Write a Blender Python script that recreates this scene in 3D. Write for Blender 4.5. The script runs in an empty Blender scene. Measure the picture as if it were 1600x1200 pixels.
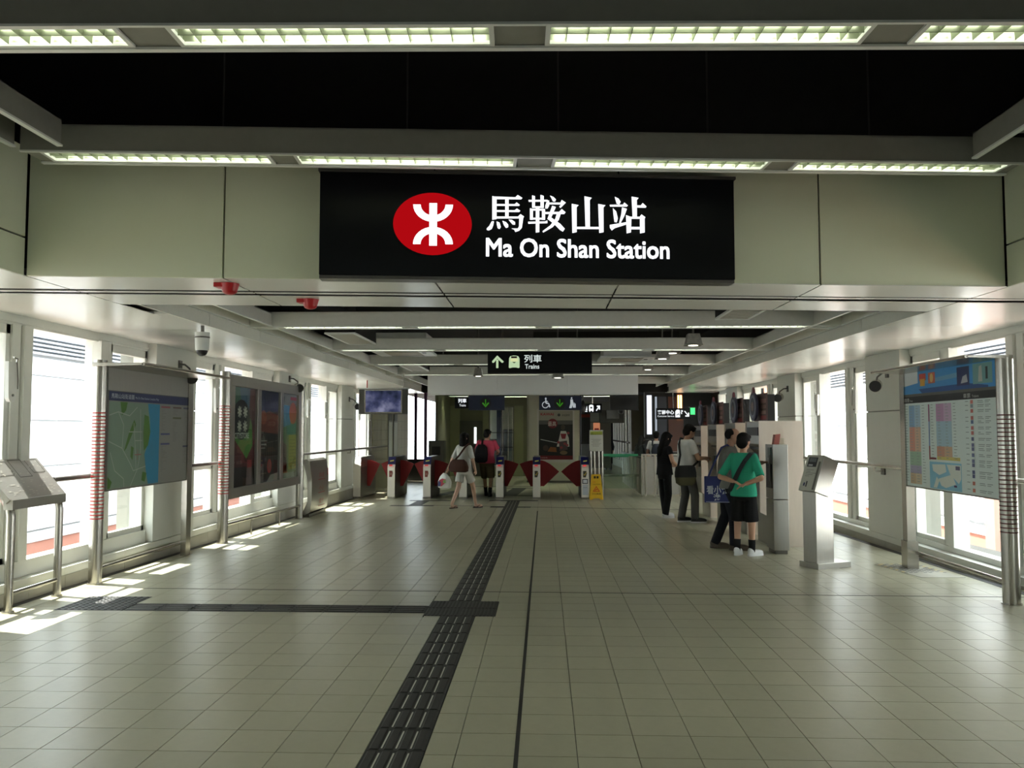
import bpy, bmesh, math, random
from mathutils import Vector, Matrix
random.seed(7)
S = bpy.context.scene
COL = S.collection
R = math.radians

# ---------------------------------------------------------------- camera, world, sun, exposure
F_PX = 1295.0
pitch = math.atan(72.0 / F_PX)
yaw = math.atan(50.0 / F_PX * math.cos(pitch))
cd = bpy.data.cameras.new('camera')
cd.sensor_fit = 'HORIZONTAL'; cd.sensor_width = 36.0
cd.lens = 36.0 * F_PX / 1600.0
cd.clip_start = 0.05; cd.clip_end = 400
cam = bpy.data.objects.new('camera', cd); COL.objects.link(cam)
cam.location = (0, 0, 1.6)
cam.rotation_euler = (R(90) + pitch, 0, yaw)
S.camera = cam

w = bpy.data.worlds.new('daylight'); S.world = w; w.use_nodes = True
bg = w.node_tree.nodes['Background']
bg.inputs[0].default_value = (0.86, 0.94, 1.0, 1); bg.inputs[1].default_value = 6.2
sl = bpy.data.lights.new('sun', 'SUN'); sl.energy = 16.0; sl.angle = R(0.6); sl.color = (1.0, 0.96, 0.90)
sun = bpy.data.objects.new('sun', sl); COL.objects.link(sun)
sun.rotation_euler = Vector((1.3, -0.35, -2.6)).to_track_quat('-Z', 'Y').to_euler()
sun.location = (-20, 5, 40)
S.view_settings.view_transform = 'Standard'; S.view_settings.look = 'None'
S.view_settings.gamma = 1.0; S.view_settings.use_curve_mapping = False
S.view_settings.exposure = 0.62
TUBE = 11.0          # fluorescent tube emission

# ---------------------------------------------------------------- materials
MATS = {}
def mat(name, col, rough=0.5, metal=0.0, var=0.06, scale=6.0, bump=0.0, bscale=60.0, coat=0.0, aniso=None, emit=0.0, island=0.0, spec=0.5):
    if name in MATS: return MATS[name]
    m = bpy.data.materials.new(name); m.use_nodes = True
    nt = m.node_tree; b = nt.nodes['Principled BSDF']
    b.inputs['Roughness'].default_value = rough; b.inputs['Metallic'].default_value = metal
    b.inputs['Specular IOR Level'].default_value = spec
    if coat: b.inputs['Coat Weight'].default_value = coat; b.inputs['Coat Roughness'].default_value = 0.12
    c = (col[0], col[1], col[2], 1)
    tc = nt.nodes.new('ShaderNodeTexCoord')
    if var > 0:
        no = nt.nodes.new('ShaderNodeTexNoise'); no.inputs['Scale'].default_value = scale; no.inputs['Detail'].default_value = 4
        mp = nt.nodes.new('ShaderNodeMapping')
        if aniso: mp.inputs['Scale'].default_value = aniso
        nt.links.new(tc.outputs['Object'], mp.inputs['Vector']); nt.links.new(mp.outputs[0], no.inputs['Vector'])
        mx = nt.nodes.new('ShaderNodeMix'); mx.data_type = 'RGBA'
        mx.inputs[6].default_value = tuple(max(0, x * (1 - var)) for x in col[:3]) + (1,)
        mx.inputs[7].default_value = tuple(min(1, x * (1 + var)) for x in col[:3]) + (1,)
        nt.links.new(no.outputs['Fac'], mx.inputs[0]); out = mx.outputs[2]
        if island:
            g = nt.nodes.new('ShaderNodeNewGeometry'); oi = nt.nodes.new('ShaderNodeObjectInfo')
            ad = nt.nodes.new('ShaderNodeMath'); ad.operation = 'ADD'
            nt.links.new(g.outputs['Random Per Island'], ad.inputs[0]); nt.links.new(oi.outputs['Random'], ad.inputs[1])
            fr = nt.nodes.new('ShaderNodeMath'); fr.operation = 'FRACT'; nt.links.new(ad.outputs[0], fr.inputs[0])
            mr = nt.nodes.new('ShaderNodeMapRange'); mr.inputs[3].default_value = 1 - island; mr.inputs[4].default_value = 1 + island
            nt.links.new(fr.outputs[0], mr.inputs[0])
            m2 = nt.nodes.new('ShaderNodeMix'); m2.data_type = 'RGBA'; m2.blend_type = 'MULTIPLY'; m2.inputs[0].default_value = 1
            nt.links.new(out, m2.inputs[6]); nt.links.new(mr.outputs[0], m2.inputs[7]); out = m2.outputs[2]
        nt.links.new(out, b.inputs['Base Color'])
    else:
        b.inputs['Base Color'].default_value = c
    if bump:
        n2 = nt.nodes.new('ShaderNodeTexNoise'); n2.inputs['Scale'].default_value = bscale
        nt.links.new(tc.outputs['Object'], n2.inputs['Vector'])
        bp = nt.nodes.new('ShaderNodeBump'); bp.inputs['Strength'].default_value = bump; bp.inputs['Distance'].default_value = 0.004
        nt.links.new(n2.outputs['Fac'], bp.inputs['Height']); nt.links.new(bp.outputs[0], b.inputs['Normal'])
    if emit:
        b.inputs['Emission Color'].default_value = c; b.inputs['Emission Strength'].default_value = emit
    MATS[name] = m
    return m
def emis(name, col, st):
    if name in MATS: return MATS[name]
    m = bpy.data.materials.new(name); m.use_nodes = True; nt = m.node_tree; nt.nodes.clear()
    e = nt.nodes.new('ShaderNodeEmission'); e.inputs[0].default_value = (*col, 1); e.inputs[1].default_value = st
    o = nt.nodes.new('ShaderNodeOutputMaterial'); nt.links.new(e.outputs[0], o.inputs[0]); MATS[name] = m
    return m
def glassmat(name, tint=(1, 1, 1), refl=0.08, rough=0.0):
    if name in MATS: return MATS[name]
    m = bpy.data.materials.new(name); m.use_nodes = True; nt = m.node_tree; nt.nodes.clear()
    t = nt.nodes.new('ShaderNodeBsdfTransparent'); t.inputs[0].default_value = (*tint, 1)
    g = nt.nodes.new('ShaderNodeBsdfGlossy'); g.inputs['Roughness'].default_value = rough
    lw = nt.nodes.new('ShaderNodeLayerWeight'); lw.inputs['Blend'].default_value = 0.5
    pw = nt.nodes.new('ShaderNodeMath'); pw.operation = 'POWER'; pw.inputs[1].default_value = 5.0; nt.links.new(lw.outputs['Facing'], pw.inputs[0])
    fr = nt.nodes.new('ShaderNodeMath'); fr.operation = 'MULTIPLY_ADD'; fr.inputs[1].default_value = 0.5; fr.inputs[2].default_value = 0.03; nt.links.new(pw.outputs[0], fr.inputs[0])
    mx = nt.nodes.new('ShaderNodeMixShader'); o = nt.nodes.new('ShaderNodeOutputMaterial')
    nt.links.new(fr.outputs[0], mx.inputs[0]); nt.links.new(t.outputs[0], mx.inputs[1]); nt.links.new(g.outputs[0], mx.inputs[2]); nt.links.new(mx.outputs[0], o.inputs[0])
    MATS[name] = m
    return m
def pc(r, g, b, rough=0.45):                       # a printed or painted flat colour given as sRGB 0-255
    k = 'paint_%d_%d_%d' % (r, g, b)
    lin = lambda x: ((x / 255 + 0.055) / 1.055) ** 2.4 if x > 10 else x / 255 / 12.92
    return mat(k, (lin(r), lin(g), lin(b)), rough, var=0.03, scale=9)
def pe(r, g, b, st):
    lin = lambda x: ((x / 255 + 0.055) / 1.055) ** 2.4 if x > 10 else x / 255 / 12.92
    return emis('glow_%d_%d_%d' % (r, g, b), (lin(r), lin(g), lin(b)), st)

TILE = mat('floor_tile', (0.365, 0.350, 0.250), 0.33, var=0.07, scale=14, bump=0.06, bscale=90, island=0.05)
GROUT = mat('grout', (0.10, 0.095, 0.08), 0.8)
RUB = mat('black_rubber', (0.018, 0.018, 0.016), 0.55, var=0.2)
RUBG = mat('worn_groove', (0.55, 0.54, 0.48), 0.7)
SOF = mat('white_satin_panel', (0.78, 0.79, 0.75), 0.27, spec=0.4, metal=0.05, var=0.03, scale=2)
CREAM = mat('cream_panel', (0.66, 0.69, 0.525), 0.42, var=0.04, scale=2)
WALLW = mat('white_painted_metal', (0.62, 0.63, 0.57), 0.4, var=0.03)
FRAME = mat('window_frame_white', (0.70, 0.71, 0.65), 0.35, var=0.03)
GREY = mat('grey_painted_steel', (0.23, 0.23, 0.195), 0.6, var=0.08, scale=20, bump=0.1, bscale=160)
GREY_LIT = mat('beam_paint_window_lit', (0.70, 0.70, 0.64), 0.6, var=0.06, scale=20)  # beam grey lightened: window light on the far bays put into the colour
LGREY = mat('light_grey_panel', (0.50, 0.52, 0.50), 0.5, var=0.03)
EDGE = mat('white_edge', (0.72, 0.74, 0.70), 0.4, var=0.02)
VOID = mat('black_void', (0.006, 0.006, 0.006), 0.9, var=0.2)
DUCT = mat('dark_duct', (0.022, 0.022, 0.02), 0.7, var=0.25)
STEEL = mat('brushed_steel', (0.43, 0.42, 0.39), 0.32, metal=0.95, var=0.10, scale=4, aniso=(30, 30, 1.2))
STEELH = mat('steel_tube', (0.46, 0.44, 0.40), 0.27, metal=1.0, var=0.06, scale=4)
STEELD = mat('dark_steel', (0.16, 0.155, 0.14), 0.4, metal=0.6, var=0.1)
BLACK = mat('black_plastic', (0.010, 0.010, 0.011), 0.4, var=0.1)
WHITE = mat('white_plastic', (0.72, 0.73, 0.70), 0.4, var=0.03)
RED = mat('red_plastic', (0.42, 0.012, 0.016), 0.35, var=0.05)
GLASS = glassmat('window_glass', (0.97, 0.99, 0.98))
GLASSG = glassmat('green_glass', (0.86, 0.94, 0.90))
REFL = mat('louver_aluminium', (0.17, 0.19, 0.13), 0.3, metal=0.5, var=0.02)
TUBEM = emis('tube_light', (0.96, 1.0, 0.82), TUBE)
SIGNB = mat('sign_black', (0.004, 0.005, 0.007), 0.35, var=0.1, spec=0.25)

# ---------------------------------------------------------------- mesh builder
class M:
    def __init__(s): s.v = []; s.f = []; s.i = []
    def add(s, vs, fs, mi=0):
        n = len(s.v); s.v += [tuple(p) for p in vs]
        for f in fs: s.f.append(tuple(n + k for k in f)); s.i.append(mi)
        return s
    def box(s, x0, x1, y0, y1, z0, z1, mi=0):
        return s.hexa([(x0, y0, z0), (x1, y0, z0), (x1, y1, z0), (x0, y1, z0), (x0, y0, z1), (x1, y0, z1), (x1, y1, z1), (x0, y1, z1)], mi)
    def hexa(s, p, mi=0):
        return s.add(p, [(0, 3, 2, 1), (4, 5, 6, 7), (0, 1, 5, 4), (1, 2, 6, 5), (2, 3, 7, 6), (3, 0, 4, 7)], mi)
    def skew(s, x0, x1, ya, yb, k, z0, z1, mi=0):         # slab whose long sides follow y = y0 + k*x
        return s.hexa([(x0, ya + k * x0, z0), (x1, ya + k * x1, z0), (x1, yb + k * x1, z0), (x0, yb + k * x0, z0),
                       (x0, ya + k * x0, z1), (x1, ya + k * x1, z1), (x1, yb + k * x1, z1), (x0, yb + k * x0, z1)], mi)
    def prism(s, poly, d0, d1, ax='z', mi=0):             # 2-D outline pushed along an axis
        n = len(poly)
        def mk(a, b, d): return {'z': (a, b, d), 'y': (a, d, b), 'x': (d, a, b)}[ax]
        vs = [mk(a, b, d0) for a, b in poly] + [mk(a, b, d1) for a, b in poly]
        fs = [tuple(range(n))[::-1], tuple(range(n, 2 * n))] + [(k, (k + 1) % n, n + (k + 1) % n, n + k) for k in range(n)]
        return s.add(vs, fs, mi)
    def cyl(s, p0, p1, r0, n=12, r1=None, mi=0, caps=True):
        r1 = r0 if r1 is None else r1
        p0 = Vector(p0); p1 = Vector(p1); d = (p1 - p0).normalized()
        a = d.orthogonal().normalized(); b = d.cross(a)
        vs = []
        for p, r in ((p0, r0), (p1, r1)):
            for k in range(n):
                t = 2 * math.pi * k / n; vs.append(p + a * (r * math.cos(t)) + b * (r * math.sin(t)))
        fs = [(k, (k + 1) % n, n + (k + 1) % n, n + k) for k in range(n)]
        if caps: fs += [tuple(range(n))[::-1], tuple(range(n, 2 * n))]
        return s.add(vs, fs, mi)
    def tube(s, pts, r, n=8, mi=0):
        pts = [Vector(p) for p in pts]; rs = r if isinstance(r, (list, tuple)) else [r] * len(pts)
        vs = []; prev = None
        for k, p in enumerate(pts):
            d = (pts[min(k + 1, len(pts) - 1)] - pts[max(k - 1, 0)]).normalized()
            a = d.orthogonal().normalized() if prev is None else (prev - d * prev.dot(d)).normalized()
            prev = a; b = d.cross(a)
            for j in range(n):
                t = 2 * math.pi * j / n; vs.append(p + a * (rs[k] * math.cos(t)) + b * (rs[k] * math.sin(t)))
        fs = []
        for k in range(len(pts) - 1):
            for j in range(n): fs.append((k * n + j, k * n + (j + 1) % n, (k + 1) * n + (j + 1) % n, (k + 1) * n + j))
        fs += [tuple(range(n))[::-1], tuple(range((len(pts) - 1) * n, len(pts) * n))]
        return s.add(vs, fs, mi)
    def ell(s, c, rad, nu=16, nv=10, mi=0, rot=None):
        c = Vector(c); vs = []; fs = []
        for j in range(nv + 1):
            ph = math.pi * j / nv - math.pi / 2
            for k in range(nu):
                t = 2 * math.pi * k / nu
                p = Vector((rad[0] * math.cos(ph) * math.cos(t), rad[1] * math.cos(ph) * math.sin(t), rad[2] * math.sin(ph)))
                if rot: p = rot @ p
                vs.append(c + p)
        for j in range(nv):
            for k in range(nu): fs.append((j * nu + k, j * nu + (k + 1) % nu, (j + 1) * nu + (k + 1) % nu, (j + 1) * nu + k))
        return s.add(vs, fs, mi)
    def loft(s, rings, mi=0):                              # rings: lists of equal length, ends closed
        n = len(rings[0]); vs = [p for r in rings for p in r]; fs = []
        for k in range(len(rings) - 1):
            for j in range(n): fs.append((k * n + j, k * n + (j + 1) % n, (k + 1) * n + (j + 1) % n, (k + 1) * n + j))
        fs += [tuple(range(n))[::-1], tuple(range((len(rings) - 1) * n, len(rings) * n))]
        return s.add(vs, fs, mi)
    def mesh(s, name, mats, smooth=False, fix=True):
        me = bpy.data.meshes.new(name); me.from_pydata(s.v, [], s.f)
        for m in (mats if isinstance(mats, (list, tuple)) else [mats]): me.materials.append(m)
        if any(s.i): me.polygons.foreach_set('material_index', s.i)
        if fix:
            bm = bmesh.new(); bm.from_mesh(me); bmesh.ops.recalc_face_normals(bm, faces=bm.faces); bm.to_mesh(me); bm.free()
        if smooth:
            me.polygons.foreach_set('use_smooth', [True] * len(me.polygons)); me.set_sharp_from_angle(angle=R(38))
        me.update()
        return me
    def build(s, name, mats, parent=None, loc=None, rotz=0, smooth=False, bev=0, fix=True):
        o = bpy.data.objects.new(name, s.mesh(name, mats, smooth, fix)); COL.objects.link(o)
        if parent is not None: o.parent = parent
        if loc is not None: o.location = loc
        if rotz: o.rotation_euler[2] = rotz
        if bev:
            b = o.modifiers.new('bevel', 'BEVEL'); b.width = bev; b.segments = 2; b.limit_method = 'ANGLE'; b.angle_limit = R(40)
        return o
def tag(o, label, cat=None, group=None, kind=None):
    if label: o['label'] = label
    if cat: o['category'] = cat
    if group: o['group'] = group
    if kind: o['kind'] = kind
    return o
def thing(name, label, cat, loc=(0, 0, 0), rotz=0, group=None):
    o = bpy.data.objects.new(name, None); COL.objects.link(o); o.empty_display_size = 0.1
    o.location = loc; o.rotation_euler[2] = rotz
    return tag(o, label, cat, group)
def dup(root, loc=None, rotz=None, label=None):
    r = root.copy(); COL.objects.link(r)
    if loc is not None: r.location = loc
    if rotz is not None: r.rotation_euler[2] = rotz
    if label: r['label'] = label
    for ch in list(root.children):
        c = ch.copy(); COL.objects.link(c); c.parent = r
        for g in list(ch.children):
            d = g.copy(); COL.objects.link(d); d.parent = c
    return r
def share(name, me, parent, loc=(0, 0, 0), rotz=0):
    o = bpy.data.objects.new(name, me); COL.objects.link(o); o.parent = parent; o.location = loc
    if rotz: o.rotation_euler[2] = rotz
    return o
def fz(y): return -0.0108 * max(0.0, y - 8.25)

# ---------------------------------------------------------------- flat print: a plane with u, v axes, shapes laid on it
class PL:
    def __init__(s, o, u, v=(0, 0, 1)):
        s.o = Vector(o); s.u = Vector(u).normalized(); s.v = Vector(v).normalized(); s.n = s.u.cross(s.v)
    def pt(s, a, b, d=0.0): return s.o + s.u * a + s.v * b + s.n * d
class Print:
    def __init__(s, pl): s.pl = pl; s.m = M(); s.mats = []; s.lv = 0.002
    def mi(s, m):
        if m not in s.mats: s.mats.append(m)
        return s.mats.index(m)
    def poly(s, pts, m, d=0.0): s.m.add([s.pl.pt(a, b, s.lv + d) for a, b in pts], [tuple(range(len(pts)))], s.mi(m)); return s
    def rect(s, a0, b0, a1, b1, m, d=0.0): return s.poly([(a0, b0), (a1, b0), (a1, b1), (a0, b1)], m, d)
    def ell(s, a, b, ra, rb, m, d=0.0, n=28): return s.poly([(a + ra * math.cos(2 * math.pi * k / n), b + rb * math.sin(2 * math.pi * k / n)) for k in range(n)], m, d)
    def line(s, p, q, t, m, d=0.0):
        dx, dy = q[0] - p[0], q[1] - p[1]; l = math.hypot(dx, dy) or 1; nx, ny = -dy / l * t / 2, dx / l * t / 2
        return s.poly([(p[0] - nx, p[1] - ny), (q[0] - nx, q[1] - ny), (q[0] + nx, q[1] + ny), (p[0] + nx, p[1] + ny)], m, d)
    def path(s, pts, t, m, d=0.0):
        for p, q in zip(pts, pts[1:]): s.line(p, q, t, m, d)
        return s
    def text(s, body, a0, b0, a1, b1, m, d=0.001, bold=0.0, keep=False, fat=0.0):
        vs, fs = text_geo(body, bold)
        xs = [p[0] for p in vs]; ys = [p[1] for p in vs]
        sx = (a1 - a0) / (max(xs) - min(xs)); sy = (b1 - b0) / (max(ys) - min(ys))
        if keep: sx = sy = min(sx, sy)
        s.m.add([s.pl.pt(a0 + (p[0] - min(xs)) * sx, b0 + (p[1] - min(ys)) * sy, s.lv + d) for p in vs], fs, s.mi(m))
        if fat:
            for k, (ox, oy) in enumerate(((-1, -1), (1, -1), (1, 1), (-1, 1))):
                s.m.add([s.pl.pt(a0 + (p[0] - min(xs)) * sx + ox * fat, b0 + (p[1] - min(ys)) * sy + oy * fat, s.lv + d + .0001 * (k + 1)) for p in vs], fs, s.mi(m))
        return s
    def build(s, name, parent): return s.m.build(name, s.mats, parent, fix=False)
TG = {}
def text_geo(body, bold=0.0):
    k = (body, bold)
    if k in TG: return TG[k]
    c = bpy.data.curves.new('t', 'FONT'); c.body = body; c.size = 1.0; c.offset = bold; c.resolution_u = 3
    o = bpy.data.objects.new('t', c); COL.objects.link(o)
    dg = bpy.context.evaluated_depsgraph_get(); dg.update()
    me = bpy.data.meshes.new_from_object(o.evaluated_get(dg))
    vs = [tuple(v.co[:2]) for v in me.vertices]; fs = [tuple(p.vertices) for p in me.polygons]
    bpy.data.objects.remove(o); bpy.data.curves.remove(c); bpy.data.meshes.remove(me)
    TG[k] = (vs, fs)
    return TG[k]
# ================================================================ THE SETTING
# ---------------------------------------------------------------- floor
YB = 8.25
fl = M()
for y0, y1 in ((-7, YB), (YB, 52)):
    fl.hexa([(-5.2, y0, fz(y0) - 0.3), (6.2, y0, fz(y0) - 0.3), (6.2, y1, fz(y1) - 0.3), (-5.2, y1, fz(y1) - 0.3),
             (-5.2, y0, fz(y0) - 0.014), (6.2, y0, fz(y0) - 0.014), (6.2, y1, fz(y1) - 0.014), (-5.2, y1, fz(y1) - 0.014)])
floor = tag(fl.build('floor', GROUT), 'beige tiled concourse floor', kind='structure')
GX, GP, TW = -0.137, 0.300, 0.2955
def tile_cells():
    out = []
    for iy in range(-36, 158):
        y = 4.169 + GP * iy
        if y > 51: continue
        for ix in range(-16, 19):
            x = GX + GP * ix
            if x < -4.85 - GP or x > 4.75: continue
            out.append((x, y))
    return out
tm = M(); tm.box(0, TW, 0, TW, -0.014, 0)
TME = tm.mesh('tile', TILE)
tl = M(); tl.box(0, 0.136, 0, TW, -0.014, 0); TLE = tl.mesh('tile_cut', TILE)
near, field = [], M()
CUTS = [(-0.899, -0.593, -9, 20.4), (-1.05, -0.42, 7.21, 7.836), (-3.77, -1.05, 7.318, 7.622), (-4.372, -3.762, 7.318, 7.927)]
def cut_parts(x, y):
    """the guiding strips replace tiles: what is left of a tile there"""
    rs = [(x, x + TW, y, y + TW)]
    for c in CUTS:
        out = []
        for a0, a1, b0, b1 in rs:
            if a1 <= c[0] or a0 >= c[1] or b1 <= c[2] or b0 >= c[3]: out.append((a0, a1, b0, b1)); continue
            if a0 < c[0]: out.append((a0, c[0], b0, b1))
            if a1 > c[1]: out.append((c[1], a1, b0, b1))
            m0, m1 = max(a0, c[0]), min(a1, c[1])
            if b0 < c[2]: out.append((m0, m1, b0, c[2]))
            if b1 > c[3]: out.append((m0, m1, c[3], b1))
        rs = out
    return rs
vis = []
for (x, y) in tile_cells():
    if y < -7: continue
    if y + GP > 8.27 and y < 8.25: pass
    seen = y > 3.6 and abs((x + .15) / (y + .15) + 0.03) < 0.66
    vis.append((y if seen else 99, x, y))
vis.sort()
n_obj = 0
for d, x, y in vis:
    cs = cut_parts(x, y)
    if d < 90 and n_obj < 299 and y + TW < YB and len(cs) == 1 and abs(cs[0][1] - cs[0][0] - TW) + abs(cs[0][3] - cs[0][2] - TW) < 1e-6:
        share('tile', TME, floor, (x, y, 0)); n_obj += 1; continue
    for (a, b, e, f) in cs:
        if b - a < 0.01 or f - e < 0.01: continue
        z0, z1 = fz(e), fz(f)
        field.hexa([(a, e, z0 - .014), (b, e, z0 - .014), (b, f, z1 - .014), (a, f, z1 - .014), (a, e, z0), (b, e, z0), (b, f, z1), (a, f, z1)])
tag(field.build('tile_field', TILE, floor, fix=False), 'beige floor tiles receding to the gates', kind='stuff')
# guiding (tactile) strip: black tiles with four raised bars
def tactile(w=0.296, l=0.296):
    m = M(); m.box(0, w, 0, l, -0.014, 0.001, 0)
    for k in range(4):
        c = w * (k + .5) / 4
        m.prism([(c - .026, .001), (c + .026, .001), (c + .018, .006), (c - .018, .006)], 0.012, l - 0.012, 'y', 0)
    for k in range(1, 4):
        c = w * k / 4
        m.box(c - .004, c + .004, 0.03, l - 0.03, 0.001, 0.0018, 1)
    return m.mesh('guiding_tile', [RUB, RUBG])
GT = tactile()
y = 3.008
while y < 20.3:
    if not (y + .296 > 7.21 and y < 7.83):
        o = share('guiding_tile', GT, floor, (-0.895, y, fz(y) + 0.0005)); o.rotation_euler[0] = -0.0108 if y > YB else 0
    y += 0.3 if abs(y - 6.908) > .01 else .93
for k in range(9):
    share('guiding_tile', GT, floor, (-1.054 - 0.3 * k, 7.322, 0.0005), R(90))
wn = M()
wn.box(0, 0.312, 0, 0.308, -0.014, 0.001)
for a in range(9):
    wn.prism([(0.016 + a * .033 - .011, .001), (0.016 + a * .033 + .011, .001), (0.016 + a * .033 + .007, .005), (0.016 + a * .033 - .007, .005)], .006, .294, 'y')
WN = wn.mesh('crossing_tile', RUB)
for ax in (-1.048, -0.734):
    for ay in (7.213, 7.525): share('crossing_tile', WN, floor, (ax, ay, 0.0005))
dt = M(); dt.box(0, .3, 0, .3, -.014, .001)
for a in range(5):
    for b in range(5): dt.cyl((.03 + a * .06, .03 + b * .06, .001), (.03 + a * .06, .03 + b * .06, .006), .018, 8, .011)
DT = dt.mesh('warning_tile', RUB)
for ax, ay in ((-4.065, 7.322), (-4.366, 7.322), (-4.065, 7.623), (-4.366, 7.623)):
    share('warning_tile', DT, floor, (ax, ay, 0.0008))
# cross bars of the guiding strip by the gates and the dark joints
jm = M()
def strip(pts, wd, m=jm, z=0.0015):
    for (x0, y0), (x1, y1) in zip(pts, pts[1:]):
        dx, dy = x1 - x0, y1 - y0; l = math.hypot(dx, dy); nx, ny = -dy / l * wd / 2, dx / l * wd / 2
        q = [(x0 - nx, y0 - ny), (x1 - nx, y1 - ny), (x1 + nx, y1 + ny), (x0 + nx, y0 + ny)]
        m.hexa([(a, b, fz(b) - .01) for a, b in q] + [(a, b, fz(b) + z) for a, b in q])
strip([(GX - .003, 2.5), (GX - .003, YB)], .022); strip([(GX - .003, YB), (GX - .003, 17.6)], .022)
strip([(-3.1, 19.05), (-1.2, 18.75), (-.43, 18.62), (3.3, 17.95)], .07)
strip([(-4.8, YB + .11), (4.7, YB - .02)], .012)
jm.build('floor_joint', mat('joint_black', (.012, .011, .01), .7), floor)
cm = M()
strip([(-1.35, 20.5), (-.15, 20.5)], .28, cm); strip([(-1.2, 18.55), (-.3, 18.55)], .28, cm)
strip([(-2.95, 19.0), (-2.95, 20.3)], .3, cm); strip([(-3.5, 18.85), (-2.5, 18.85)], .25, cm); strip([(-3.3, 20.4), (-2.3, 20.4)], .25, cm)
strip([(-.95, 22.3), (-.75, 25.6)], .42, cm); strip([(-1.25, 22.3), (-.1, 22.3)], .2, cm); strip([(-1.25, 25.7), (-.1, 25.7)], .25, cm)
strip([(-2.9, 22.2), (-2.3, 25.0)], .35, cm); strip([(-2.6, 26.6), (-.1, 26.6)], .25, cm)
cm.build('guiding_bar', RUB, floor)
gm = M()
for x0, x1 in ((-4.90, -4.80), (4.66, 4.76)):
    for a, b in ((-7, YB), (YB, 24)):
        gm.hexa([(x0, a, fz(a) - .02), (x1, a, fz(a) - .02), (x1, b, fz(b) - .02), (x0, b, fz(b) - .02), (x0, a, fz(a) + .003), (x1, a, fz(a) + .003), (x1, b, fz(b) + .003), (x0, b, fz(b) + .003)])
gm.build('floor_gutter', mat('gutter_dark', (.035, .033, .03), .6), floor)

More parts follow.
